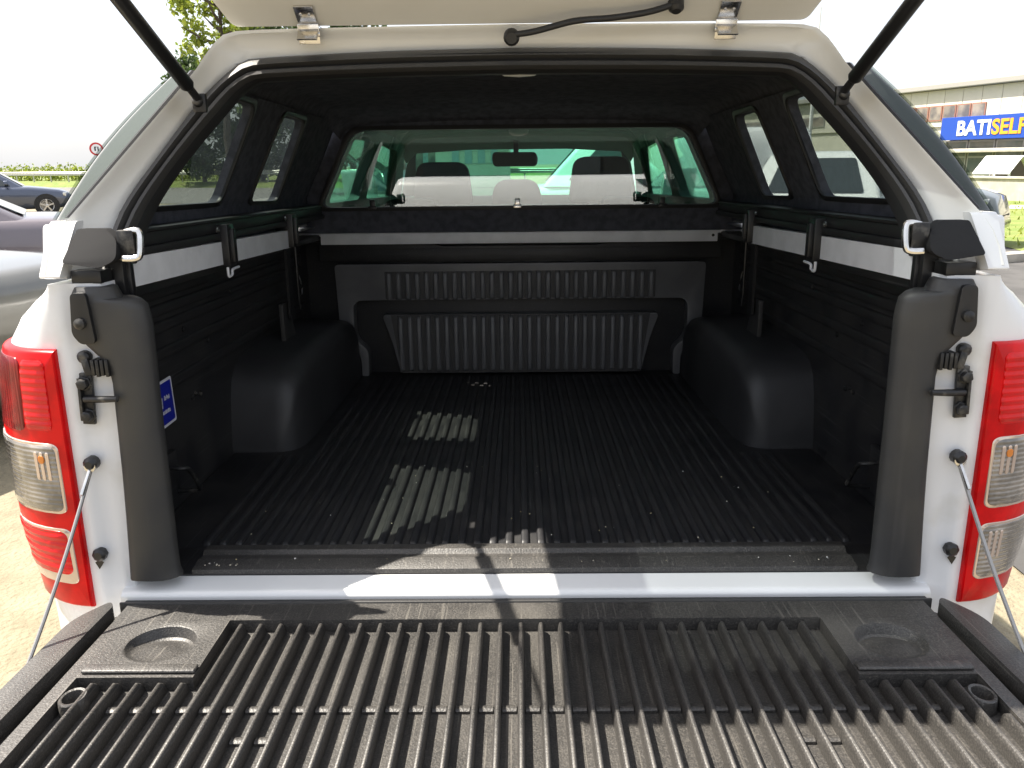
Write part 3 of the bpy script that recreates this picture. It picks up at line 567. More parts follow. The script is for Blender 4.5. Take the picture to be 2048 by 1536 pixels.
# outer roof
SEC = [(.612, .875), (.60, .915), (.575, .945), (.53, .962), (.35, .972), (0, .977)]
def sec(y, dz=0, k=1):
    h = half(SEC, 24); r = [(p.x*k, max(y, ry(p.y)+.03) if y < .5 else y, p.y+dz) for p in h]
    return r+[(-a, b_, c) for a, b_, c in r[-2::-1]]
MB().loft([sec(.30, -.012, .985), sec(.45, -.004), sec(.7, .008), sec(1.1, .012), sec(1.45, .004), sec(1.60, -.02, .98)], closed=False).build('roof', 'gelcoat', can, smooth=60)
CEIL = [(.612, .848), (.595, .872), (.565, .888), (.50, .896), (.3, .904), (0, .908)]
def csec(y, dz=0, k=1):
    h = half(CEIL, 24); r = [(p.x*k, y, p.y+dz) for p in h]; return r+[(-a, b_, c) for a, b_, c in r[-2::-1]]
MB().loft([csec(.36), csec(.6, .012), csec(1.1, .014), csec(1.38, .004), csec(1.47, -.02, .985), csec(1.53, -.045, .97)], closed=False).build('headliner', 'carpet', can, smooth=60)
def lx(z): return .72-.5*max(0, z-.62)
for s in (-1, 1):
    wa = rpoly([(.225, .632), (.69, .630), (.674, .846), (.455, .846)], [.03, .03, .03, .03], 5)
    wb = rpoly([(.908, .626), (1.165, .622), (1.122, .842), (.908, .842)], [.03, .03, .03, .03], 5)
    MB().prism([(.11, .535), (1.54, .535), (1.54, .62), (1.50, .862), (.41, .862), (.15, .62)], lambda u, v, q: (s*(lx(v)+q), u, v), 0, .022, [wa, wb]).build('side_liner', 'carpet', can, smooth=30)
    for h, nm in ((wa, 'big'), (wb, 'small')):
        cxx = sum(p[0] for p in h)/len(h); czz = sum(p[1] for p in h)/len(h)
        ho = [(cxx+(p[0]-cxx)*(1.06 if nm == 'big' else 1.10), czz+(p[1]-czz)*1.10) for p in h]
        fr = MB().prism(ho, lambda u, v, q: (s*(lx(v)+q), u, v), -.006, .004, [h]).build('window_surround', 'rubber', can, smooth=40, bevel=.003)
    # outer skin: skirt, pillar bars, glass panel
    MB().prism(rpoly([(.015, .528), (1.60, .528), (1.60, .612), (.055, .612)], .01), lambda u, v, q: (s*(.756+.012*(v-.53)/.09-q), u, v), -.006, .030).build('base_skirt', 'white', can, smooth=40, bevel=.008)
    MB().prism(rpoly([(-.012, .532), (.080, .532), (.14, .617), (.061, .617)], [.008, 0, 0, .006]), lambda u, v, q: (s*(q+(.010*(v-.532)/.085 if q > .74 else 0)), u+.001, v), .722, .754).build('base_corner', 'white', can, smooth=40, bevel=.007, seg=3)
    def px_(v, q): return .770-.51*(v-.62)+.019*math.sin(math.pi*min(1, max(0, (v-.618)/.256)))-q
    def pane(y0, y1, q): return lambda u, v: (s*px_(.618+.256*v, q), (.080+.232*v)*(1-u)*0 + ((.080+.232*v)+y0)*(1-u)+((1.50-.10*v) if y1 is None else (.080+.232*v)+y1)*u, .618+.256*v)
    MB().grid(pane(0, None, 0), 20, 12).grid(pane(0, None, .005), 20, 12).build('side_window', M['tint'], can, smooth=60)
    MB().grid(pane(.0, .105, .0075), 4, 12).build('glass_frit', 'frit', can, smooth=60)
    zs = [.622+.253*k/16 for k in range(17)]; xo_ = lambda z: .738-(z-.622)*.566
    MB().loft([[mir(p, s) for p in ((xo_(z)-.006, ry(z)+.010, z), (xo_(z)+.004, ry(z)+.006, z), (xo_(z)+.010, ry(z)+.012, z), (xo_(z)+.011, ry(z)+.06, z), (xo_(z)-.006, ry(z)+.06, z))] for z in zs]).build('glass_edge_band', 'black', can, smooth=40)
    # black corner cap at the foot of the opening
    cp = rpoly([(.655, .548), (.716, .556), (.708, .606), (.664, .606), (.640, .590), (.632, .560)], [.008, .006, .004, .004, .01, .01])
    MB().prism(cp, lambda u, v, q: (s*u, ry(v)+q, v), -.014, .008).build('corner_cap', 'cap', can, smooth=30, bevel=.002)
    # strap loop beside the cap
    MB().tube(catmull([(s*.628, .03, .600), (s*.610, .026, .603), (s*.603, .024, .596), (s*.604, .018, .566), (s*.612, .016, .560), (s*.630, .016, .560)], 5), .0055, 10).build('striker_loop', 'chrome', can)
    MB().box(*sorted((s*.612, s*.640)), .020, .036, .556, .604).build('striker_plate', 'blackgrey', can, bevel=.003)
    # gas strut
    a, b_ = Vector((s*.566, .228, .818)), Vector((s*.640, -.155, 1.085))
    d = b_-a
    gs = MB().tube([a, a+d*.06], .007, 10).tube([a+d*.06, a+d*.075, a+d*.55, a+d*.56], [.008, .0125, .0125, .009], 14).tube([a+d*.56, b_], .005, 10).build('gas_strut', 'black', can)
    MB().lathe([(.010, 0), (.010, .010), (.006, .016)], a+Vector((s*.002, .010, -.004)), (0, -1, 0), 12).box(a.x-.012, a.x+.012, a.y+.002, a.y+.012, a.z-.022, a.z+.01).build('strut_ball_mount', 'blackgrey', gs, bevel=.002)
    # base ledge, aluminium rail and its clamps
    b = MB(); b.box(*sorted((s*.664, s*.722)), .09, 1.52, .552, .566); b.box(*sorted((s*.672, s*.722)), .09, 1.52, .5665, .590); b.box(*sorted((s*.668, s*.722)), .09, 1.52, .5905, .597)
    b.build('base_ledge', 'rubber', can, bevel=.002)
    rail = MB().prism(rpoly([(.095, .503), (.100, .553), (1.08, .5515), (1.08, .502)], .003), lambda u, v, q: (s*(.664+q), u, v-.012*(u-.1)), 0, .022).build('side_rail', 'alu', can, smooth=0, bevel=.002)
    for yc in (.56, 1.085):
        c = MB().box(*sorted((s*.648, s*.70)), yc-.022, yc+.022, .492, .585).box(*sorted((s*.640, s*.66)), yc-.010, yc+.010, .50, .575).build('clamp', 'black', can, bevel=.003)
        MB().lathe([(.006, 0), (.006, .004), (.003, .006)], (s*.663, yc-.045, .574), (-s, 0, 0), 8).build('screw', 'chrome', c)
        if yc < 1: MB().tube(catmull([(s*.645, yc+.02, .488), (s*.645, yc-.022, .486), (s*.645, yc-.026, .476), (s*.645, yc-.048, .474), (s*.645, yc-.05, .494)], 4), .003, 8).build('clamp_hook', 'alu', c)
    MB().box(*sorted((s*.652, s*.70)), .055, .092, .492, .556).box(*sorted((s*.645, s*.66)), .066, .080, .485, .55).build('end_clamp', 'black', can, bevel=.003)
    MB().box(*sorted((s*.668, s*.716)), .012, .05, .521, .542).build('base_spacer', 'black', can, bevel=.002)
    # hanging strap and its plate at the front of the bed
    stp = MB().prism(rpoly([(1.075, .49), (1.115, .49), (1.115, .28), (1.075, .28)], .006), lambda u, v, q: (s*(.676+q), u, v), 0, .008).tube([(s*.668, 1.14, .49), (s*.668, 1.142, .33), (s*.668, 1.15, .30)], .004).tube(catmull([(s*.668, 1.16, .40), (s*.664, 1.165, .37), (s*.668, 1.185, .36), (s*.668, 1.18, .34)], 4), .0035, 8).build('hanging_strap', 'black', can)
    MB().prism(rpoly([(1.045, .33), (1.10, .33), (1.165, .215), (1.045, .215)], .006), lambda u, v, q: (s*(.690+q), u, v), 0, .012).build('strap_plate', 'trim', stp, bevel=.002)
# front rail
fr_ = MB().box(-.683, .676, 1.520, 1.534, .463, .501).build('front_rail', 'alu', can, bevel=.002)
MB().lathe([(.005, 0), (.005, .002)], (.660, 1.520, .484), (0, -1, 0), 10).build('rail_hole', 'black', fr_)
MB().box(-.76, .76, 1.535, 1.545, .490, .502).build('rail_seam', 'alu', can, bevel=.002)
# front wall and its window
fw_ = rpoly([(-.675, .588), (.675, .588), (.553, .838), (-.553, .838)], [.035, .035, .05, .05], 6)
MB().prism([(-.76, .5025), (.76, .5025), (.735, .60), (.60, .90), (-.60, .90), (-.735, .60)], lambda u, v, q: (u, 1.52+q, v), 0, .03, [fw_]).build('front_liner', 'carpet', can, smooth=30)
def sc2(h, kx, kz): return [(p[0]*kx, .713+(p[1]-.713)*kz) for p in h]
MB().prism(sc2(fw_, 1.025, 1.10), lambda u, v, q: (u, 1.52+q, v), -.008, .010, [fw_]).build('front_window_seal', 'rubber', can, smooth=40, bevel=.003)
fwin = MB().prism(sc2(fw_, 1.01, 1.05), lambda u, v, q: (u, 1.535+q, v), 0, .004).build('front_window', M['rearglass'], can, smooth=0)
for x, m in ((-.498, 'black'), (-.007, 'chrome'), (.483, 'black')):
    MB().box(x-.009, x+.009, 1.512, 1.522, .585, .612).box(x-.014, x+.014, 1.506, 1.518, .580, .592).build('window_catch', m, fwin, bevel=.002)
MB().prism([(-.77, .47), (.77, .47), (.76, .62), (.61, .93), (-.61, .93), (-.76, .62)], lambda u, v, q: (u, 1.575+q, v), 0, .02, [sc2(fw_, 1.03, 1.10)]).build('front_shell', 'gelcoat', can, smooth=30)
MB().box(-.755, .755, 1.5508, 1.5742, .4695, .585).build('sun_leak_block', 'black', can, smooth=0)  # hidden box added to block sun leaking in behind the front wall
# interior lamp
MB().lathe([(.001, -.020), (.030, -.018), (.044, -.010), (.048, .004)], (0, .435, .892), (0, -.1, 1), 24).build('interior_lamp', 'lamp', can, smooth=50)
# ---------------------------------------------------------------- raised rear hatch
HD = Vector((0, -.894, .447)); HN = Vector((0, .447, .894)); H0 = Vector((0, .362, .958))
def hp(u, v, q): return H0+Vector((u, 0, 0))+HD*v+HN*(q+.03*math.sin(math.pi*min(1, max(0, v/.6))))
lo_ = rpoly([(-.536, .0), (.536, .0), (.70, .57), (-.70, .57)], [.015, .015, .05, .05], 6)
def dens(poly, m=.05):
    out = []
    for i in range(len(poly)):
        a, b_ = Vector(poly[i]), Vector(poly[(i+1) % len(poly)]); k = max(1, int((b_-a).length/m))
        out += [tuple(a.lerp(b_, j/k)) for j in range(k)]
    return out
lo_ = dens(lo_); li_ = dens(rpoly([(-.420, .13), (.420, .13), (.535, .455), (-.535, .455)], .04, 6))
hatch = MB().prism(lo_, hp, 0, .028, [li_]).build('rear_hatch', 'gelcoat', can, smooth=40, bevel=.004)
MB().prism(dens(rpoly([(-.445, .105), (.445, .105), (.56, .48), (-.56, .48)], .04, 6)), hp, .012, .016).build('hatch_glass', M['lidglass'], hatch, smooth=0)
for x in (-.393, .385):
    hg = MB().bar(hp(x, -.012, -.030), hp(x, .012, -.006), .040, .004, HN).bar(hp(x, .012, -.004), hp(x, .050, -.003), .036, .005, HN)
    hg.tube([hp(x-.021, -.002, -.016), hp(x+.021, -.002, -.016)], .006, 10)
    for q in (-.008, .008): hg.lathe([(.003, 0), (.003, .003)], hp(x+q, .034, -.005), -HN, 8)
    hg.bar((x, .335, .930), (x, .352, .950), .038, .004, (0, 1, -1))
    hg.build('hinge', 'chrome', hatch, bevel=.001)
wp = [(-.012, .335, .934), (.03, .325, .938), (.10, .318, .953), (.17, .318, .958), (.235, .312, .966), tuple(hp(.278, .05, -.010))]
MB().tube(catmull(wp, 6), .0058, 10).lathe([(.015, -.006), (.015, .008), (.010, .016)], (-.014, .345, .932), (0, -.9, -.3), 16).lathe([(.015, -.008), (.014, .010), (.008, .016)], hp(.285, .045, -.004), -HN, 16).build('wiring_hose', 'rubber', hatch, smooth=40)

# ================================================================== PARKED VEHICLES
def car(name, label, cat, col, loc, rz, L=4.2, W=.88, H=1.45, belt=.95, bon=.88, group='vehicles parked around the truck', van=False, metal=.4, tall=1.0):
    pm = 'paint_'+name+str(len(M)); paint(pm, col, metal)
    t = thing(name, label, cat, loc=(loc[0], loc[1], 0), rz=rz, group=group); h = L/2
    if van: T_ = [(-1, .42, .9), (-.99, belt-.1, .96), (-.9, belt, 1), (.3, belt, 1), (.62, belt-.02, 1), (.80, bon, .97), (.93, bon-.12, .92), (.985, .62, .86), (1, .45, .80)]
    else: T_ = [(-1, .50, .78), (-.985, belt-.2, .84), (-.93, belt-.02, .92), (-.6, belt+.02, .99), (0, belt, 1), (.42, belt-.02, .99), (.62, bon, .96), (.82, bon-.06, .90), (.94, bon-.16, .82), (.985, .60, .74), (1, .42, .68)]
    rows = []
    for x, zt, wf in T_:
        w = W*wf; zl = .22+.10*abs(x)**6
        hs = [(0, zl), (w*.86, zl), (w*.97, zl+.10), (w, zl+(zt-zl)*.55), (w*.985, zt-.13 if zt > .6 else zl+(zt-zl)*.7), (w*.93, zt-.03), (w*.80, zt), (0, zt+.025)]
        rows.append([(x*h, y, z) for y, z in hs]+[(x*h, -y, z) for y, z in hs[-2:0:-1]])
    MB().loft(rows).build('body', pm, t, smooth=50)
    if van: xb0, xb1, xr0, xr1 = -.97*h, .66*h, -.93*h, .36*h
    else: xb0, xb1, xr0, xr1 = -.93*h, .36*h, -.66*h, -.02*h
    zb, zr, wb, wr = belt-.03, H, W*.86, W*.68
    if van: wr = W*.84; wb = W*.95
    def CP(tt, hh, sd, off=0):
        k = hh; x = (xb0+(xr0-xb0)*k)*(1-tt)+(xb1+(xr1-xb1)*k)*tt
        return (x, sd*(wb+(wr-wb)*k+off), zb+(zr-zb)*k)
    rows = []
    for k, ins in ((0, 0), (.35, -.012), (.7, -.006), (.93, .02), (1.0, .09), (1.025, .25)):
        hh = min(k, 1.0); dz = (k-1)*(zr-zb) if k > 1 else 0
        x0, x1 = CP(0, hh, 1)[0]+ins*.6, CP(1, hh, 1)[0]-ins*.6; y = abs(CP(0, hh, 1)[1])-ins; z = CP(0, hh, 1)[2]+dz
        r_ = .06
        rows.append([(x0, -y+r_, z), (x0+.02, -y+.02, z), (x0+.08, -y, z), (x1-.10, -y, z), (x1-.03, -y+.04, z), (x1, -y+.16, z), (x1+.02, 0, z), (x1, y-.16, z), (x1-.03, y-.04, z), (x1-.10, y, z), (x0+.08, y, z), (x0+.02, y-.02, z), (x0, y-r_, z)])
    MB().loft(rows).build('cabin', pm, t, smooth=45)
    for sd in (-1, 1):
        wins = [(.76, .90)] if van else [(.50, .88), (.12, .46)]
        for a, b_ in wins:
            pl = rpoly([(a, .10), (b_+.015, .10), (b_-.005, .84), (a, .86)], .03, 3)
            MB().prism(pl, lambda u, v, q: CP(u, v, sd, q+.004*math.sin(math.pi*v)), .010, .018).build('side_window', 'carglass', t, smooth=0)
        mx, my, mz = CP(.90, .16, sd)
        mm = MB().prism(rpoly([(0, 0), (.20, 0), (.18, .12), (.02, .14)], .04), lambda u, v, q: (mx-.08-q, sd*(abs(my)+.03+u), mz+v), -.04, .06).build('door_mirror', pm, t, smooth=40, bevel=.012)
        for ws_ in (-.60, .63):
            wx = ws_*h; wy = sd*(W-.10)
            wl = MB().lathe([(.18, -.10), (.30, -.105), (.325, -.08), (.325, .08), (.30, .105), (.20, .10)], (wx, wy, .325), (0, 1, 0), 28).build('wheel', 'tyre', t)
            b = MB().lathe([(.215, 0), (.205, .012), (.19, .0)], (wx, wy+sd*.10, .325), (0, sd, 0), 24).lathe([(.05, 0), (.05, .012), (.02, .02)], (wx, wy+sd*.10, .325), (0, sd, 0), 12)
            for q in range(5):
                a = q*2*math.pi/5+.3; c, d = math.cos(a), math.sin(a)
                b.bar((wx+c*.03, wy+sd*.108, .325+d*.03), (wx+c*.205, wy+sd*.105, .325+d*.205), .045, .014, (0, 1, 0))
            b.build('rim', 'rim', wl)
            MB().lathe([(.37, -.16), (.37, .0), (.30, .002)], (wx, sd*(W*.985), .335), (0, sd, 0), 28).build('wheel_arch', 'tyre', t)
        MB().prism(rpoly([(.50, .60), (.80, .62), (.84, .72), (.56, .74)], .03), lambda u, v, q: (h*(.93 - .06*(u-.5)/.3)+q, sd*u*W/.88, v*bon/.88), .0, .04).build('headlamp', 'headlamp', t, smooth=40, bevel=.01)
        MB().prism(rpoly([(.48, .68), (.76, .68), (.78, .84), (.52, .84)], .03), lambda u, v, q: (-h*(.955-.03*(u-.5)/.3)-q, sd*u*W/.88, v), -.02, .02).build('rear_lamp', 'reddark', t, smooth=40, bevel=.01)
    MB().prism(rpoly([(-.86, .08), (.86, .08), (.80, .90), (-.80, .90)], .06, 3), lambda u, v, q: (CP(1, v, 1)[0]+q+.012+.012*(1-u*u), u*abs(CP(1, v, 1)[1])*.96, CP(1, v, 1)[2]+q*.4), .004, .016).build('windscreen', 'carglass', t, smooth=0)
    MB().prism(rpoly([(-.80, .12), (.80, .12), (.74, .86), (-.74, .86)], .06, 3), lambda u, v, q: (CP(0, v, 1)[0]-q, u*abs(CP(0, v, 1)[1])*.95, CP(0, v, 1)[2]+q*.4), .004, .016).build('rear_window', 'carglass', t, smooth=0)
    MB().box(h*.955, h*.992, -.42, .42, .42, .56).build('grille', 'tyre', t, bevel=.01)
    return t
def heading(dx, dy): return math.atan2(dy, dx)
car('hatchback', 'slate blue hatchback on the far side of the car park, alloy front wheel showing', 'car', (.07, .085, .13), (-17.1, 25.7), rad(28), L=4.3)
car('parked_sedan', 'mauve grey car between the slate blue hatchback and the silver car', 'car', (.15, .13, .145), (-5.75, 6.75), rad(30), L=4.5, H=1.5, belt=1.08, bon=1.04)
car('silver_car', 'silver car parked nearest on the left side of the truck', 'car', (.14, .14, .13), (-3.95, 2.75), rad(62), L=4.2, H=1.5, belt=1.0, bon=1.0)
car('white_suv', 'white SUV with dark windows seen through the right canopy windows', 'car', (.80, .81, .82), (4.55, 11.2), rad(68), L=4.6, W=.92, H=1.62, belt=1.08, bon=1.05, metal=0)
car('grey_suv', 'dark grey car beyond the right rear corner beside the lawn', 'car', (.10, .115, .115), (6.9, 14.6), rad(-38), L=4.4, H=1.5, belt=1.05, bon=1.02)
car('white_van', 'white van parked ahead of the cab, seen through the windscreen', 'van', (.80, .81, .82), (2.1, 12.0), rad(170), L=4.9, W=.98, H=1.98, belt=1.20, bon=1.15, van=True, metal=0)

# ================================================================== TREES, HEDGE
def leaves(b, c, r, n, size, up=.3):
    for _ in range(n):
        while True:
            p = Vector((random.uniform(-1, 1), random.uniform(-1, 1), random.uniform(-1, 1)))
            if p.length < 1: break
        p = p*(.45+.55*p.length)
        q = Vector(c)+Vector((p.x*r[0], p.y*r[1], p.z*r[2])); s_ = size*random.uniform(.6, 1.3)
        nr = Vector((random.gauss(0, 1), random.gauss(0, 1), random.gauss(up, 1))).normalized(); u = nr.orthogonal().normalized(); w = nr.cross(u)
        a = random.uniform(0, 6.28); u, w = u*math.cos(a)+w*math.sin(a), w*math.cos(a)-u*math.sin(a)
        b.add([q-u*s_, q-w*s_*.5, q+u*s_, q+w*s_*.5], [(0, 1, 2, 3)])
def tree(label, loc, h, rw, base, mat, n=60, per=70, size=.16, lean=0):
    t = thing('tree', label, 'tree', loc=(loc[0], loc[1], loc[2] if len(loc) > 2 else 0), group='trees beyond the road')
    b = MB(); r0 = h*.016+.05
    top = Vector((lean, 0, h*.93))
    path = [Vector((0, 0, -.2)).lerp(top, k/8)+Vector((random.gauss(0, .06), random.gauss(0, .06), 0))*(k > 0) for k in range(9)]
    b.tube(path, [r0*(1-.9*k/8) for k in range(9)], 8)
    ends = []
    for k in range(14):
        z0 = base+(h*.85-base)*k/14; a = k*2.4+random.random(); ll = rw*random.uniform(.6, 1.0)*(1-.4*k/14)
        p0 = path[min(8, int(8*z0/(h*.93)))]; p0 = Vector((p0.x, p0.y, z0)); e = p0+Vector((math.cos(a)*ll, math.sin(a)*ll, ll*.5))
        b.tube([p0, p0.lerp(e, .5)+Vector((0, 0, -.05*ll)), e], [r0*.4, r0*.25, r0*.08], 5); ends.append((p0, e))
    b.build('trunk', 'bark', t)
    c = MB()
    for _ in range(n):
        k = random.random(); z = base+(h-base)*k
        wd = rw*math.sin(math.pi*min(1, max(.08, (k*.86+.12))))**.7
        a = random.uniform(0, 6.28); r_ = wd*math.sqrt(random.random())
        cr = rw*random.uniform(.16, .34)
        leaves(c, (math.cos(a)*r_+lean*k, math.sin(a)*r_, z), (cr, cr, cr*.75), per, size)
    c.build('crown', mat, t, smooth=0)
    return t
TR = [((-15.9, 44.5), 13.5, 2.5, 6.2, 'leafB', 'tall yellow-green tree whose top shows above the canopy roof', .20),
      ((-23.5, 60.5), 8.6, 3.0, .6, 'leafA', 'dark bushy tree leftmost behind the guard rail in the big canopy window', 0),
      ((-19.6, 62.0), 11.5, 3.4, .6, 'leafC', 'mid green tree behind the guard rail in the big canopy window', 0),
      ((-16.2, 60.5), 12.5, 3.2, .6, 'leafA', 'dark tree behind the guard rail between the two left canopy windows', 0),
      ((-12.6, 62.0), 13.0, 3.6, .6, 'leafA', 'dark tree behind the guard rail in the small left canopy window', 0),
      ((-8.6, 60.0), 10.0, 3.2, .8, 'leafC', 'mid green tree behind the guard rail ahead of the cab', 0)]
for (loc, h, rw, base, m_, lab, ln) in TR:
    zb = 0 if loc[1] < 50 else .4
    tree(lab, (*loc, zb), h, rw, base, m_, n=95 if m_ != 'leafB' else 60, per=75, size=.20 if m_ != 'leafB' else .17, lean=ln)
b = MB()
for k in range(320):
    u = 4+k*.16; p = vp(u, 6+random.uniform(-.8, .8)); hh = random.uniform(.55, 1.0)
    leaves(b, (p[0], p[1], .45+hh*.75), (.55, .55, hh), 34, .14)
hd = b.build('hedge', 'leafB', smooth=0); struct(hd, 'stuff'); hd['label'] = 'low sunlit green hedge along the far verge'
b = MB()
for k in range(2600):
    x, y = random.uniform(8.6, 24), random.uniform(11.5, 38)
    hh = random.uniform(.05, .16); a = random.uniform(0, 6.28)
    b.add([(x-math.cos(a)*.03, y-math.sin(a)*.03, .016), (x+math.cos(a)*.03, y+math.sin(a)*.03, .016), (x+random.gauss(0, .05), y+random.gauss(0, .05), .016+hh)], [(0, 1, 2)])
gr = b.build('grass', 'leafB', smooth=0); struct(gr, 'stuff'); gr['label'] = 'grass blades on the lawn'
# ================================================================== GUARD RAIL, ROAD SIGN, MAST
gt = thing('guard_rail', 'pale steel guard rail along the left roadside verge', 'guard rail', loc=(*vp(0, 2.2), .35), rz=heading(vd.x, vd.y))
MB().prism([(.0, .52), (.05, .56), (.0, .64), (.06, .68), (.0, .74), (.05, .80), (.0, .84), (-.02, .84), (-.02, .52)], lambda u, v, q: (q, u, v), -40, 70).build('rail_beam', 'galv', gt, smooth=0)
pm_ = MB().box(-.04, .04, .0-.10, -.021, -.4, .84).mesh('post', M['galv'], smooth=0)
for k in range(-18, 34): link('post', pm_, gt, loc=(k*2.0, 0, 0))
rs_ = thing('road_sign', 'round white road sign with red border above the hedge', 'road sign', loc=(-22.6, 43.3, 0), rz=rad(27))
MB().tube([(0, 0, 0), (0, 0, 2.75)], .035, 10).build('pole', 'galv', rs_)
sf = MB().lathe([(.34, 0), (.34, .02), (.33, .025)], (0, -.04, 2.46), (0, -1, 0), 32).build('sign_plate', 'signred', rs_)
MB().lathe([(.25, .026), (.25, .030)], (0, -.04, 2.46), (0, -1, 0), 32).build('sign_face', 'signwhite', sf)
MB().box(-.10, -.03, -.075, -.071, 2.36, 2.56).box(-.10, .02, -.0755, -.0715, 2.54, 2.58).box(.05, .11, -.075, -.071, 2.36, 2.58).build('sign_digits', 'black', sf)
fp = thing('flag_pole', 'thin white pole seen through the right rear canopy window', 'pole', loc=(8.22, 22.4, 0))
MB().tube([(0, 0, 0), (0, 0, 1.2), (0, 0, 5.5)], [.06, .05, .035], 12).build('shaft', 'signwhite', fp)
MB().lathe([(.14, 0), (.14, .02), (.07, .05)], (0, 0, 0), (0, 0, 1), 16).build('base_plate', 'galv', fp)

# ================================================================== SHOP BUILDING (local: x along the facade away from the camera, y = towards the car park)
BD = Vector((-.33, .944, 0)).normalized()
shop = thing('shop_building', 'long low cream clad store with blue sign over the shop front', 'building',
             mat4=Matrix.Translation((20.95, 34.0, 0)) @ Matrix(((BD.x, -BD.y, 0, 0), (BD.y, BD.x, 0, 0), (0, 0, 1, 0), (0, 0, 0, 1))))
# local y axis = (-BD.y, BD.x): points to the left / towards the car park
rnd = random.Random(3)
x = -14.0
w_ = MB().box(-14, 46, -22, -.06, 0, 4.55).build('wall', 'cladding', shop, smooth=0)
pmx = MB().prism(rpoly([(0.01, 0), (.99, 0), (.99, 1.62), (.01, 1.62)], .0), lambda u, v, q: (u, q, v), -.055, .03).mesh('cladding_panel', 'cladding', smooth=0, bevel=.012)
for k in range(60):
    if 3.0 < 4: link('cladding_panel', pmx, shop, loc=(-14+k, 0, 2.92))
MB().box(-14.2, 46.2, -22.2, .35, 4.56, 4.80).build('roof_fascia', 'fascia', shop, smooth=0, bevel=.03)
# upper office window strip
for k in range(6):
    wv = MB().box(1.7+k*.78, 2.42+k*.78, .03, .07, 3.18, 3.86).build('office_window', 'brownframe', shop, smooth=0)
    MB().box(1.75+k*.78, 2.37+k*.78, .071, .075, 3.23, 3.81).build('pane', 'winpane', wv, smooth=0)
# blank door panels further along
for k in range(5):
    wv = MB().box(12+k*5.0, 14.6+k*5.0, .03, .07, 3.25, 3.8).build('office_window', 'fascia', shop, smooth=0)
    MB().box(12.06+k*5.0, 14.54+k*5.0, .071, .075, 3.3, 3.75).build('pane', 'winpane', wv, smooth=0)
# shop front below the sign
for k in range(8):
    wv = MB().box(-6+k*1.4, -4.66+k*1.4, -.06, .05, .35, 2.28).build('shop_window', 'fascia', shop, smooth=0)
    MB().box(-5.93+k*1.4, -4.73+k*1.4, .051, .056, .42, 1.52).box(-5.93+k*1.4, -4.73+k*1.4, .051, .056, 1.6, 2.2).build('pane', 'shopglass', wv, smooth=0)
MB().box(-6.2, 5.4, .05, .5, 1.75, 1.92).build('awning_beam', 'concrete', shop, bevel=.02)
sg = MB().box(-5.2, 3.62, .10, .42, 2.30, 3.28).build('sign_board', 'signblue', shop, smooth=0, bevel=.01)
# letters run from far to near, i.e. along -x, facing +y
def sgn(x0): return lambda a, b_, c: Vector((x0-a*1.0, .432+c, 2.50+b_))
wd = text_mesh('BATI', .86, 'signwhite', .01, sgn(2.75), 'sign_lettering', sg, offset=.022)
text_mesh('SELF', .86, 'signorange', .01, sgn(2.75-wd-.06), 'sign_lettering', sg, offset=.022)
# garden tent in front of the shop
tn = thing('garden_tent', 'small white pitched-roof garden shelter in front of the shop', 'tent', loc=(19.3, 31.9, 0), rz=heading(BD.x, BD.y))
tn.scale = (.62, .62, .90)
for sd in (-1, 1): MB().prism([(-1.35, 0), (1.35, 0), (1.35, .05), (-1.35, .05)], lambda u, v, q: (u, sd*(.02+q*.95), 1.72-q*.72+v), 0, 1.0).build('roof_panel', 'tentwhite', tn, smooth=0)
for xx in (-1.25, 1.25):
    for yy in (-.85, .85): MB().box(xx-.05, xx+.05, yy-.05, yy+.05, 0, 1.10).build('post', 'tentwhite', tn, smooth=0)
for q in range(7): MB().box(1.1-q*.10, 1.16-q*.10, .86, .9, .55, 1.06).build('slat', 'tentwhite', tn, smooth=0)
MB().prism([(-.8, .1), (.8, .1), (.8, .95), (0, 1.60), (-.8, .95)], lambda u, v, q: (q, u, v), -1.2, -1.12).build('gable_wall', 'tentdark', tn, smooth=0)
MB().box(-1.1, 1.1, -.80, -.76, .1, 1.0).build('back_wall', 'tentdark', tn, smooth=0)
tagged(MB().box(-12, 9, -.12, .12, 0, .78).box(-12.05, 9.05, -.18, .18, .781, .86).build('garden_wall', 'concrete', smooth=0, bevel=.01), 'low pale wall with coping in front of the shop', 'wall').matrix_world = Matrix.Translation((17.2, 30.6, 0)) @ Matrix.Rotation(heading(BD.x, BD.y), 4, 'Z')
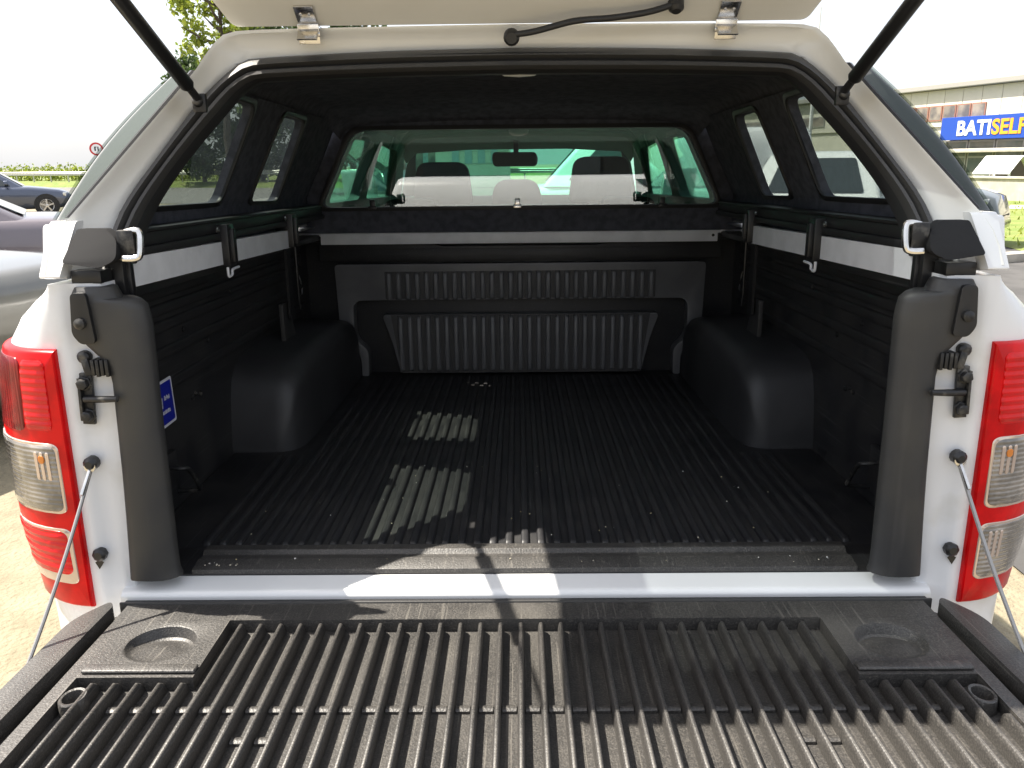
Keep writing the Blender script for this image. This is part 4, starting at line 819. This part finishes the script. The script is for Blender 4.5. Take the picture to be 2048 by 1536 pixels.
# buildings ahead of the cab
bl = thing('office_block', 'cream building with narrow windows straight ahead through the windscreen', 'building', loc=(-1.9, 34, 0))
MB().box(-1.6, 1.5, 0, 8, 0, 5.0).build('wall', 'cladding', bl, smooth=0)
MB().box(-1.7, 1.6, -.1, 8.1, 5.0, 5.2).build('roof', 'fascia', bl, smooth=0)
for q in range(4):
    wv = MB().box(-.9+q*.55, -.6+q*.55, -.05, 0.02, 1.5, 2.1).build('window', 'bluecladding', bl, smooth=0)
for q in range(9): MB().box(-1.61, 1.51, -.03, -.001, .5+q*.5, .52+q*.5).build('cladding_joint', 'fascia', bl, smooth=0)
bl = thing('blue_hall', 'blue grey hall behind the cream building seen through the windscreen', 'building', loc=(-6.2, 46, 0))
MB().box(-2.2, 3.0, 0, 10, 0, 6.2).build('wall', 'bluecladding', bl, smooth=0)
MB().box(-2.3, 3.1, -.1, 10.1, 6.2, 6.4).build('roof', 'fascia', bl, smooth=0)
for q in range(5): MB().box(-1.9+q*1.0, -1.2+q*1.0, -.05, -.001, 1.2, 3.0).build('window', 'winpane', bl, smooth=0)

# ================================================================== BEHIND THE CAMERA (unseen, added for the reflection in the canopy front window)
car('reflection_van', 'white van added unseen behind the open tailgate for its reflection in the front window', 'van', (.80, .81, .82), (1.35, -7.6), rad(4), L=6.4, W=.95, H=1.68, belt=1.30, bon=1.26, van=True, metal=0)  # added reflector, its length and side shaped to fill the bright reflection
hl = thing('reflection_backdrop', 'dark clad hall added unseen behind the camera to darken the front window reflection', 'building', loc=(0, -34, 0))  # added dark backdrop that keeps sky out of the window reflection
M['darkclad'] = pbr('dark_cladding', (.018, .02, .022), .7, var=.2, vscale=2)
MB().box(-24, 24, -10, 0, 0, 8.0).build('wall', 'darkclad', hl, smooth=0)
MB().box(-24.3, 24.3, -10.3, .3, 8.0, 8.4).build('roof', 'fascia', hl, smooth=0)
for q in range(8): MB().box(-20+q*5.2, -17+q*5.2, .001, .05, 1.0, 3.2).build('window', 'carglass', hl, smooth=0)
